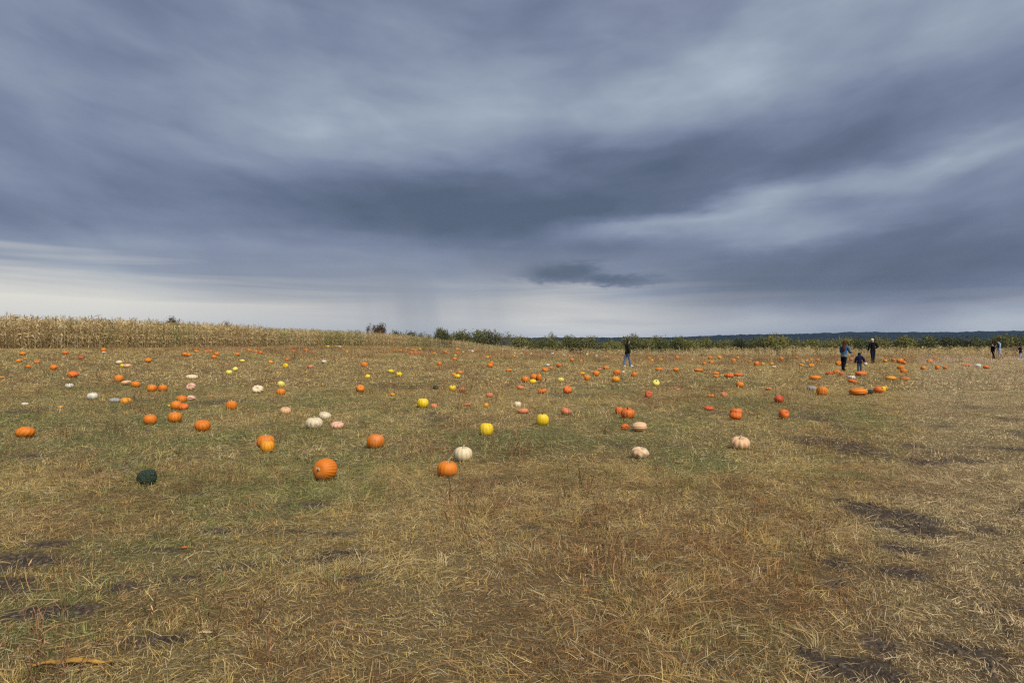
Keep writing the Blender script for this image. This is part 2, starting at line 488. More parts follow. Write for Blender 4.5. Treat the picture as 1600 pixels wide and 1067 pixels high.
def build_hills():
    """long wooded ridge about two kilometres off"""
    prof = [(-2600, 12), (-1500, 11), (-700, 12), (-200, 13), (60, 12), (360, 13), (520, 15), (640, 20), (760, 24), (860, 23), (980, 28), (1150, 29), (1380, 29.5), (1560, 33), (1900, 37), (2600, 40)]
    nx, ny = 1500, 46
    X = np.linspace(-2600, 2600, nx); top = np.interp(X, *zip(*prof))
    s = np.linspace(0, 1, ny)
    gx, gs = np.meshgrid(X, s)
    gt = np.meshgrid(top, s)[0]
    Y = 1650 + gs * 700
    prof_s = np.sin(np.clip(gs / 0.62, 0, 1) * math.pi / 2) * np.where(gs > 0.62, 1 - 0.25 * (gs - 0.62) / 0.38, 1)
    z = -11 + (gt + 11 + 3.0 * (fbm(gx / 160, Y / 160, 91, 3) - 0.5)) * prof_s
    z = z + 5.5 * (fbm(gx / 9, Y / 22, 95, 2) - 0.5) * np.minimum(1, gs * 12) + 3.0 * (fbm(gx / 30, Y / 40, 97, 2) - 0.5)
    v = np.stack([gx, Y, z], -1).reshape(-1, 3)
    i = np.arange(nx * ny).reshape(ny, nx)
    f = np.stack([i[:-1, :-1], i[:-1, 1:], i[1:, 1:], i[1:, :-1]], -1).reshape(-1, 4)
    m, nt, out = new_mat("far_woodland")
    p = principled(nt, out, 0.95, 0.05)
    geo = node(nt, 'ShaderNodeNewGeometry')
    n1 = noise_tex(nt, geo.outputs['Position'], 0.06, 5, 0.65); n2 = noise_tex(nt, geo.outputs['Position'], 0.008, 3, 0.5)
    c = ramp(nt, n1 * 0.6 + n2 * 0.4, [(0.3, (0.006, 0.010, 0.009)), (0.55, (0.014, 0.020, 0.015)), (0.75, (0.030, 0.036, 0.020))])
    nt.links.new(c, p.inputs['Base Color'])
    me = mesh_np("wooded_hills", v, [tuple(q) for q in f.tolist()], m, False)
    tag(link("wooded_hills", me), "long low wooded ridge, dark blue with distance, along the horizon", None, kind='structure')
build_hills()

# ------------------------------------------------------------------ trees and bushes beyond the corn
def crown_mesh(name, seed, W, H, n, leaf, lobes, sparse=0.0, bottom=0.06):
    """foliage as leaf clumps spread through several uneven lobes"""
    r = random.Random(seed)
    L = []
    for k in range(lobes):
        a = r.random() * 6.283; q = math.sqrt(r.random()); rr = q * W * 0.38
        s = W * r.uniform(0.13, 0.24); sh = s * r.uniform(0.7, 1.1)
        zc = H * r.uniform(0.80, 1.0) * (1 - 0.28 * q * q) - sh            # lobes fill a dome
        if k % 3 == 2: zc *= r.uniform(0.45, 0.8)
        L.append((rr * math.cos(a), rr * math.sin(a), max(zc, H * .2), s, sh))
    v, f, b = [], [], []
    for _ in range(n):
        lx, ly, lz, s, sh = r.choice(L)
        d = Vector((r.gauss(0, 1), r.gauss(0, 1), r.gauss(0, 1))).normalized()
        q = r.random() ** 0.45 * (1 + (r.random() ** 6) * 0.5)
        p = Vector((lx + d.x * s * q, ly + d.y * s * q, lz + d.z * sh * q))
        if p.z < H * bottom: p.z = H * bottom + r.random() * 0.4
        nrm = (d + Vector((r.gauss(0, .6), r.gauss(0, .6), r.gauss(0, .6) + 0.35))).normalized()
        e1 = nrm.orthogonal().normalized(); e1 = Matrix.Rotation(r.random() * 6.283, 3, nrm) @ e1; e2 = nrm.cross(e1)
        l = leaf * r.uniform(0.5, 1.25); w = l * r.uniform(.4, .75)
        i = len(v); bv = r.random()
        c = nrm * l * 0.18
        v += [tuple(p - e1 * l / 2), tuple(p + e2 * w / 2 + c), tuple(p + e1 * l / 2), tuple(p - e2 * w / 2 + c)]
        b += [bv] * 4
        f.append((i, i + 1, i + 2, i + 3))
    zt = float(np.quantile([q[2] for q in v], .985)); v = [(q[0], q[1], q[2] * H / zt) for q in v]
    me = mesh_np(name, v, f)
    set_attr(me, 'bv', b)
    return me
def trunk_mesh(name, seed, W, H, mat):
    r = random.Random(seed); S = Strips()
    stems = r.choice((1, 2, 3))
    for k in range(stems):
        a = r.random() * 6.283; top = Vector((math.cos(a) * W * .12 * stems, math.sin(a) * W * .12 * stems, H * r.uniform(.6, .78)))
        base = Vector((math.cos(a) * .12 * (stems - 1), math.sin(a) * .12 * (stems - 1), -0.4))
        mid = base.lerp(top, .5) + Vector((r.uniform(-.2, .2), r.uniform(-.2, .2), 0))
        r0 = H * 0.018
        S.tube([base, mid, top], [r0, r0 * .7, r0 * .2], .5, 6)
        for j in range(7):
            t = r.uniform(.3, .9); p0 = base.lerp(mid, t * 2) if t < .5 else mid.lerp(top, t * 2 - 1)
            aa = r.random() * 6.283; l = W * r.uniform(.2, .4)
            p1 = p0 + Vector((math.cos(aa) * l, math.sin(aa) * l, l * r.uniform(.5, 1.2)))
            if p1.z > H * .95: p1.z = H * .95
            S.tube([p0, p0.lerp(p1, .5) + Vector((0, 0, -.05 * l)), p1], [r0 * .5, r0 * .35, r0 * .1], .5, 5)
    return S.mesh(name, mat)
def leaf_mat(name, a, b, c):
    m, nt, out = new_mat(name)
    bv = N(nt, attr(nt, 'bv').outputs['Fac'])
    oi = node(nt, 'ShaderNodeObjectInfo'); tc = node(nt, 'ShaderNodeTexCoord')
    n = noise_tex(nt, tc.outputs['Object'], 0.55, 3, 0.5)
    col = ramp(nt, (bv * 0.55 + n * 0.75 + N(nt, oi.outputs['Random']) * 0.16 - 0.22).clamp(), [(0.1, a), (0.5, b), (0.9, c)])
    d = node(nt, 'ShaderNodeBsdfPrincipled'); d.inputs['Roughness'].default_value = 0.6; d.inputs['Specular IOR Level'].default_value = 0.2
    t = node(nt, 'ShaderNodeBsdfTranslucent'); ms = node(nt, 'ShaderNodeMixShader'); ms.inputs[0].default_value = 0.25
    nt.links.new(col, d.inputs['Base Color']); nt.links.new(col, t.inputs[0])
    nt.links.new(d.outputs[0], ms.inputs[1]); nt.links.new(t.outputs[0], ms.inputs[2]); nt.links.new(ms.outputs[0], out.inputs[0])
    return m
LEAF = {
    'green': leaf_mat("leaves_green", (0.051, 0.059, 0.020), (0.125, 0.139, 0.043), (0.243, 0.236, 0.077)),
    'olive': leaf_mat("leaves_olive", (0.068, 0.077, 0.027), (0.169, 0.172, 0.057), (0.317, 0.283, 0.098)),
    'lime': leaf_mat("leaves_yellowing", (0.087, 0.092, 0.025), (0.211, 0.210, 0.053), (0.358, 0.319, 0.094)),
    'dark': leaf_mat("leaves_dark", (0.031, 0.040, 0.018), (0.074, 0.087, 0.033), (0.141, 0.142, 0.053)),
    'brown': leaf_mat("leaves_rust", (0.046, 0.030, 0.016), (0.115, 0.069, 0.034), (0.201, 0.121, 0.057)),
    'pale': leaf_mat("leaves_greyish", (0.083, 0.085, 0.049), (0.192, 0.181, 0.098), (0.316, 0.283, 0.163)),
}
bark = plain("bark", (0.07, 0.055, 0.042))
CROWNS = [crown_mesh("crown", 100 + k, 7.0, 6.5, n, lf, lb, bottom=bt) for k, (n, lf, lb, bt) in enumerate([
    (3000, .40, 14, .05), (3000, .36, 18, .05), (2800, .42, 12, .08), (3000, .38, 20, .04), (1300, .34, 9, .10), (3000, .36, 16, .05)])]
TRUNKS = [trunk_mesh("trunk", 200 + k, 7.0, 6.5, bark) for k in range(4)]
TREES = [
    (-74.8, 150, 3.37, 7.23, 'brown', 1, 'tree', 'rusty round tree top poking above the tall corn at left'),
    (-62.6, 150, 1.55, 6.32, 'brown', 3, 'tree', 'tiny rusty tree top above the corn, second from the left'),
    (-34.6, 170, 3.98, 7.38, 'brown', 4, 'tree', 'left half of the reddish brown tree pair behind the corn'),
    (-32.7, 172, 4.19, 7.46, 'brown', 2, 'tree', 'right half of the reddish brown tree pair behind the corn'),
    (-40.5, 240, 6.75, 8.92, 'dark', 0, 'tree', 'dark tree just right of the reddish brown pair'),
    (-36.2, 240, 6.75, 8.71, 'dark', 3, 'tree', 'second dark tree right of the reddish brown pair'),
    (-29.1, 220, 7.01, 7.95, 'pale', 4, 'tree', 'greyish thin tree left of the round green tree'),
    (-17.5, 170, 5.42, 6.66, 'green', 1, 'tree', 'round green tree standing above the sloping corn'),
    (-12.7, 165, 5.88, 6.09, 'olive', 0, 'tree', 'green bush right of the round green tree'),
    (-9.1, 165, 7.73, 6.5, 'olive', 5, 'tree', 'wide olive bush in the middle of the left thicket'),
    (-5.3, 165, 5.88, 6.96, 'pale', 2, 'tree', 'brownish grey tree right of the wide olive bush'),
    (-2.3, 175, 5.58, 7.27, 'pale', 4, 'tree', 'thin grey tree ending the left thicket'),
    (1.8, 160, 6.3, 5.92, 'olive', 0, 'bush', 'olive bush right of the thin grey tree'),
    (7.0, 155, 6.68, 5.73, 'green', 3, 'bush', 'low green bush under the spiky tall tree'),
    (9.3, 162, 3.04, 7.5, 'olive', 4, 'tree', 'spiky tall thin tree rising from the hedge'),
    (13.9, 160, 6.6, 6.64, 'green', 1, 'bush', 'green bush right of the spiky tall tree'),
    (18.5, 158, 7.11, 6.38, 'olive', 2, 'bush', 'olive bush before the gap where hills show'),
    (21.8, 150, 5.62, 5.22, 'lime', 5, 'bush', "low yellow-green bush left of the walking woman's head"),
    (27.5, 158, 6.22, 6.83, 'olive', 0, 'bush', 'tall olive bush right behind the walking woman'),
    (30.8, 155, 4.94, 5.9, 'olive', 2, 'bush', 'low olive bush just right of the walking woman'),
    (34.9, 160, 6.9, 6.47, 'green', 5, 'bush', 'green bush second right of the walking woman'),
    (39.5, 162, 6.38, 6.55, 'green', 1, 'bush', 'green bush third right of the walking woman'),
    (39.9, 152, 4.84, 5.64, 'lime', 3, 'bush', 'small yellow-green bush before two taller green ones'),
    (43.7, 156, 5.26, 6.02, 'lime', 0, 'bush', "yellow-green bush left of the hedge's lowest stretch"),
    (47.3, 154, 6.93, 5.5, 'olive', 2, 'bush', "low olive bush in the hedge's lowest stretch"),
    (53.0, 158, 6.22, 5.95, 'dark', 1, 'bush', "dark bush at the end of the hedge's lowest stretch"),
    (57.9, 160, 6.6, 6.32, 'green', 3, 'bush', 'green bush left of the bright yellow-green tree'),
    (60.5, 156, 6.73, 6.75, 'lime', 0, 'tree', 'bright yellow-green tree left of the auburn haired woman'),
    (65.6, 158, 5.92, 5.95, 'olive', 5, 'bush', 'olive bush right of the bright yellow-green tree'),
    (67.8, 154, 6.35, 5.58, 'lime', 2, 'bush', 'low yellow-green bush left of the auburn haired woman'),
    (72.7, 156, 5.26, 5.61, 'olive', 1, 'bush', "low olive bush behind the auburn haired woman's hair"),
    (77.7, 160, 6.0, 6.28, 'lime', 3, 'bush', "yellow-green bush behind the auburn haired woman's head"),
    (80.7, 158, 5.92, 6.12, 'green', 0, 'bush', 'green bush behind the small child'),
    (86.7, 160, 7.5, 6.25, 'olive', 5, 'bush', 'olive bush right behind the white haired man'),
    (90.5, 158, 6.81, 6.54, 'lime', 1, 'bush', 'yellow-green bush right of the white haired man'),
    (96.0, 160, 7.8, 6.58, 'green', 2, 'bush', 'wide green bush second right of the white haired man'),
    (101.7, 162, 7.29, 6.55, 'dark', 3, 'bush', 'dark green bush in the right part of the hedge'),
    (103.7, 158, 7.4, 6.24, 'dark', 0, 'bush', 'dark green bush left of the boy in black'),
    (109.5, 160, 6.6, 6.25, 'green', 5, 'bush', 'green bush behind the boy in black'),
    (113.4, 158, 8.0, 6.83, 'olive', 1, 'bush', 'tall olive bush behind the man in blue vest'),
    (119.4, 160, 7.5, 6.7, 'green', 3, 'bush', 'green bush at the right edge of the picture'),
    (4.5, 186, 10.11, 6.39, 'green', 1, 'bush', 'green bush of the back row, first from the left'),
    (12.9, 191, 10.38, 6.37, 'olive', 0, 'bush', 'olive bush of the back row, second from the left'),
    (20.7, 187, 10.16, 6.5, 'dark', 5, 'bush', 'dark bush of the back row, third from the left'),
    (29.5, 192, 10.44, 6.83, 'green', 4, 'bush', 'green bush of the back row, fourth from the left'),
    (37.0, 188, 10.22, 6.89, 'lime', 3, 'bush', 'yellow-green bush of the back row, fifth from the left'),
    (46.3, 193, 10.49, 6.5, 'olive', 2, 'bush', 'olive bush of the back row, sixth from the left'),
    (53.5, 189, 10.27, 6.56, 'green', 1, 'bush', 'green bush of the back row, seventh from the left'),
    (63.3, 194, 10.55, 6.89, 'olive', 0, 'bush', 'olive bush of the back row, eighth from the left'),
    (70.2, 190, 10.33, 6.95, 'dark', 5, 'bush', 'dark bush of the back row, ninth from the left'),
    (76.7, 186, 10.11, 6.3, 'green', 4, 'bush', 'green bush of the back row, tenth from the left'),
    (87.0, 191, 10.38, 6.62, 'lime', 3, 'bush', 'yellow-green bush of the back row, eleventh from the left'),
    (93.2, 187, 10.16, 6.68, 'olive', 2, 'bush', 'olive bush of the back row, twelfth from the left'),
    (104.0, 192, 10.44, 7.01, 'green', 1, 'bush', 'green bush of the back row, thirteenth from the left'),
    (109.9, 188, 10.22, 6.36, 'olive', 0, 'bush', 'olive bush of the back row, fourteenth from the left'),
    (121.2, 193, 10.49, 6.68, 'dark', 5, 'bush', 'dark bush of the back row, fifteenth from the left'),
    (126.8, 189, 10.27, 6.74, 'green', 4, 'bush', 'green bush of the back row, sixteenth from the left'),
    (138.5, 194, 10.55, 7.07, 'lime', 3, 'bush', 'yellow-green bush of the back row, seventeenth from the left'),
    (123.8, 158, 7.7, 6.61, 'olive', 0, 'bush', 'olive bush beyond the right edge, number one from it'),
    (130.5, 159, 7.75, 6.5, 'green', 1, 'bush', 'green bush beyond the right edge, number two from it'),
    (137.4, 160, 7.8, 6.4, 'dark', 2, 'bush', 'dark bush beyond the right edge, number three from it'),
]
for k, (x, y, w, h, kind, var, nm, label) in enumerate(TREES):
    root = bpy.data.objects.new(nm, None); COL.objects.link(root)
    root.location = (x, y, hz(x, y)); root.rotation_euler = (0, 0, k * 2.39)
    root.empty_display_size = 0.5
    root.scale = (w / 7.0, w / 7.0, h / 6.5)
    tag(root, label, 'bush' if nm == 'bush' else 'tree', 'trees and bushes beyond the corn')
    c = link("crown", CROWNS[var].copy() if False else CROWNS[var], root)
    if not CROWNS[var].materials: CROWNS[var].materials.append(LEAF['green'])
    c.material_slots[0].link = 'OBJECT'; c.material_slots[0].material = LEAF[kind]
    link("trunk", TRUNKS[k % 4], root)

# ------------------------------------------------------------------ corn
corn_mat = make_blade_mat("dry_corn", 0.25, (0.60, 0.50, 0.33), 0.6)
def corn_mesh(name, seed, H, leaves, tassel=True):
    random.seed(seed); S = Strips()
    lean = Vector((random.gauss(0, .04), random.gauss(0, .04), 1))
    P = lambda t: Vector((lean.x * H * t + .03 * math.sin(t * 5 + seed), lean.y * H * t, H * t))
    S.tube([P(0), P(.35), P(.7), P(.93)], [.016, .014, .010, .005], .35, 4)
    for k in range(leaves):
        t = 0.05 + 0.83 * (k + random.random() * .6) / leaves
        a = (k % 2) * math.pi + random.gauss(0, .7) + seed
        p = P(t); L = random.uniform(.5, .85) * (1.0 if t > .3 else .7); w = random.uniform(.032, .062)
        th = max(.25, 1.45 - 1.15 * t + random.gauss(0, .28))
        drop = random.uniform(1.3, 2.6)
        pts = [p.copy()]; sides = []; tw = random.gauss(0, .9)
        for j in range(5):
            d = Vector((math.cos(a) * math.sin(th), math.sin(a) * math.sin(th), math.cos(th)))
            p = p + d * L / 5; p.z = max(p.z, .02); pts.append(p.copy()); th = min(th + drop / 5, 3.0)
        for j in range(6):
            q = tw * j / 5
            sides.append(Vector((-math.sin(a) * math.cos(q), math.cos(a) * math.cos(q), math.sin(q))))
        bv = random.random() * (0.55 + 0.45 * t)
        S.strip(pts, [w * .5, w, w, w * .8, w * .5, 0], sides, bv)
    if tassel:
        for k in range(6):
            a = random.random() * 6.283; o = random.uniform(.05, .5); p = P(.92)
            d = Vector((math.cos(a) * o, math.sin(a) * o, 1)).normalized()
            l = random.uniform(.16, .30)
            S.strip([p, p + d * l * .6, p + d * l + Vector((0, 0, -.02))], [.012, .014, 0], Vector((-math.sin(a), math.cos(a), 0)), .25)
    if random.random() < .6:
        p = P(.42); a = random.random() * 6.283; o = Vector((math.cos(a), math.sin(a), 0))
        S.tube([p, p + o * .07 + Vector((0, 0, .03)), p + o * .12 - Vector((0, 0, .1)), p + o * .13 - Vector((0, 0, .17))], [.012, .03, .028, .006], .95, 5)
    return S.mesh(name, corn_mat)
CORN = source_collection("corn_source", [corn_mesh("corn_plant", 300 + k, 2.28, 15 + k % 5) for k in range(9)]
                         + [corn_mesh("corn_plant_low", 330 + k, 1.75, 11 + k % 4, k % 2 == 0) for k in range(7)])
EDGE = [(-80, 20), (-60, 29), (-47, 38), (-35.2, 46), (-31.5, 55), (-28.5, 80), (-21.5, 108), (-11, 113), (-2, 100), (9, 84), (22, 74), (40, 70.5), (64, 68), (100, 66), (140, 66)]
def corn_rows():
    e = np.array(EDGE, float); seg = np.hypot(*np.diff(e, axis=0).T); cum = np.r_[0, np.cumsum(seg)]
    out = []
    for row in range(0, 26):
        step = 0.21 if row < 6 else 0.36
        s = np.arange(0, cum[-1], step); n = len(s); s = s + rng.uniform(-.07, .07, n)
        x = np.interp(s, cum, e[:, 0]); y = np.interp(s, cum, e[:, 1])
        tx = np.interp(s + .5, cum, e[:, 0]) - x; ty = np.interp(s + .5, cum, e[:, 1]) - y; l = np.hypot(tx, ty) + 1e-9
        x = x - ty / l * row * .76 + rng.normal(0, .06, n); y = y + tx / l * row * .76 + rng.normal(0, .06, n)
        low = np.clip((s - cum[6]) / (cum[8] - cum[6]), 0, 1)            # the crop is stunted on the right
        keep = (rng.random(n) < np.where(low > .5, .60, .93)) & ((row < 16) | (low > .2)) & (fbm(s / 2.0, s * 0 + row * .4, 9, 3) > np.where(low > .5, .36, .2))
        s, x, y, low = s[keep], x[keep], y[keep], low[keep]; n = len(s)
        fr = fbm(s / 6.0, s * 0 + row, 5, 3)
        k = rng.normal(1, .07, n) * (0.92 + .16 * fr) * (1 - .08 * (s > cum[5])) 
        isl = low > rng.random(n) * .5 + .5
        k = np.where(isl, k * (.98 - .30 * low) * rng.uniform(.78, 1.12, n), k * (1 - .44 * low))
        u = rng.random(n); g = vnoise(x / 3.0, y / 3.0, 77)
        c = np.where((u < .55)[:, None], (.74, .56, .26), np.where((u < .78)[:, None], (.50, .325, .135), (.80, .66, .38)))
        gr = (~isl) & (g > .58) & (rng.random(n) < .55); c[gr] = (.38, .38, .13)
        c[isl & (u < .55)] = (.76, .58, .26)
        c = c * rng.uniform(.78, 1.18, n)[:, None]
        idx = np.where(isl, rng.integers(9, 16, n), rng.integers(0, 9, n))
        out.append((np.c_[x, y, height(x, y) - .01], np.c_[rng.normal(0, .06, n), rng.normal(0, .06, n), rng.random(n) * 6.283], np.c_[k, k, k], idx, c))
    pos, rot, scl, idx, tint = [np.concatenate([o[i] for o in out]) for i in range(5)]
    r = pos[:, 0] > -10
    for sel, lab in ((~r, "tall dry corn standing on the rise at left"), (r, "low pale dry corn along the far right edge of the field")):
        scatter("corn_field", CORN, pos[sel], rot[sel], scl[sel], idx[sel], tint[sel], lab, 'corn')
corn_rows()

# ------------------------------------------------------------------ grass, straw and weeds
random.seed(21)
grass_mat = make_blade_mat("dry_grass", 0.30, inst=False)
weed_mat = make_blade_mat("dry_weed", 0.15, (0.40, 0.30, 0.20), 0.3)
def weed_mesh(name, H, n=6, w=.004, spread=.12):
    S = Strips()
    for _ in range(n):
        a = random.random() * 6.283; b = Vector((random.gauss(0, spread), random.gauss(0, spread), 0)); o = random.uniform(.05, .5)
        h = H * random.uniform(.5, 1.0)
        top = b + Vector((math.cos(a) * o * h, math.sin(a) * o * h, h)); mid = b.lerp(top, .5) + Vector((random.gauss(0, .02), random.gauss(0, .02), 0))
        S.tube([b, mid, top], [w * .7, w * .5, w * .25], random.random(), 3)
        for k in range(5):
            t = random.uniform(.3, 1); p0 = b.lerp(top, t); aa = random.random() * 6.283; l = h * random.uniform(.12, .3)
            p1 = p0 + Vector((math.cos(aa) * l * .7, math.sin(aa) * l * .7, l * random.uniform(.2, .9)))
            S.strip([p0, p0.lerp(p1, .6), p1], [w * .8, w * 1.6, 0], Vector((-math.sin(aa), math.cos(aa), .3)).normalized(), random.random())
    return S.mesh(name, weed_mat)
GR = [weed_mesh("weed", .26) for k in range(3)] + [weed_mesh("far_weed", .55, 26, .013, .5) for k in range(3)]
GRASS = source_collection("weed_source", GR)
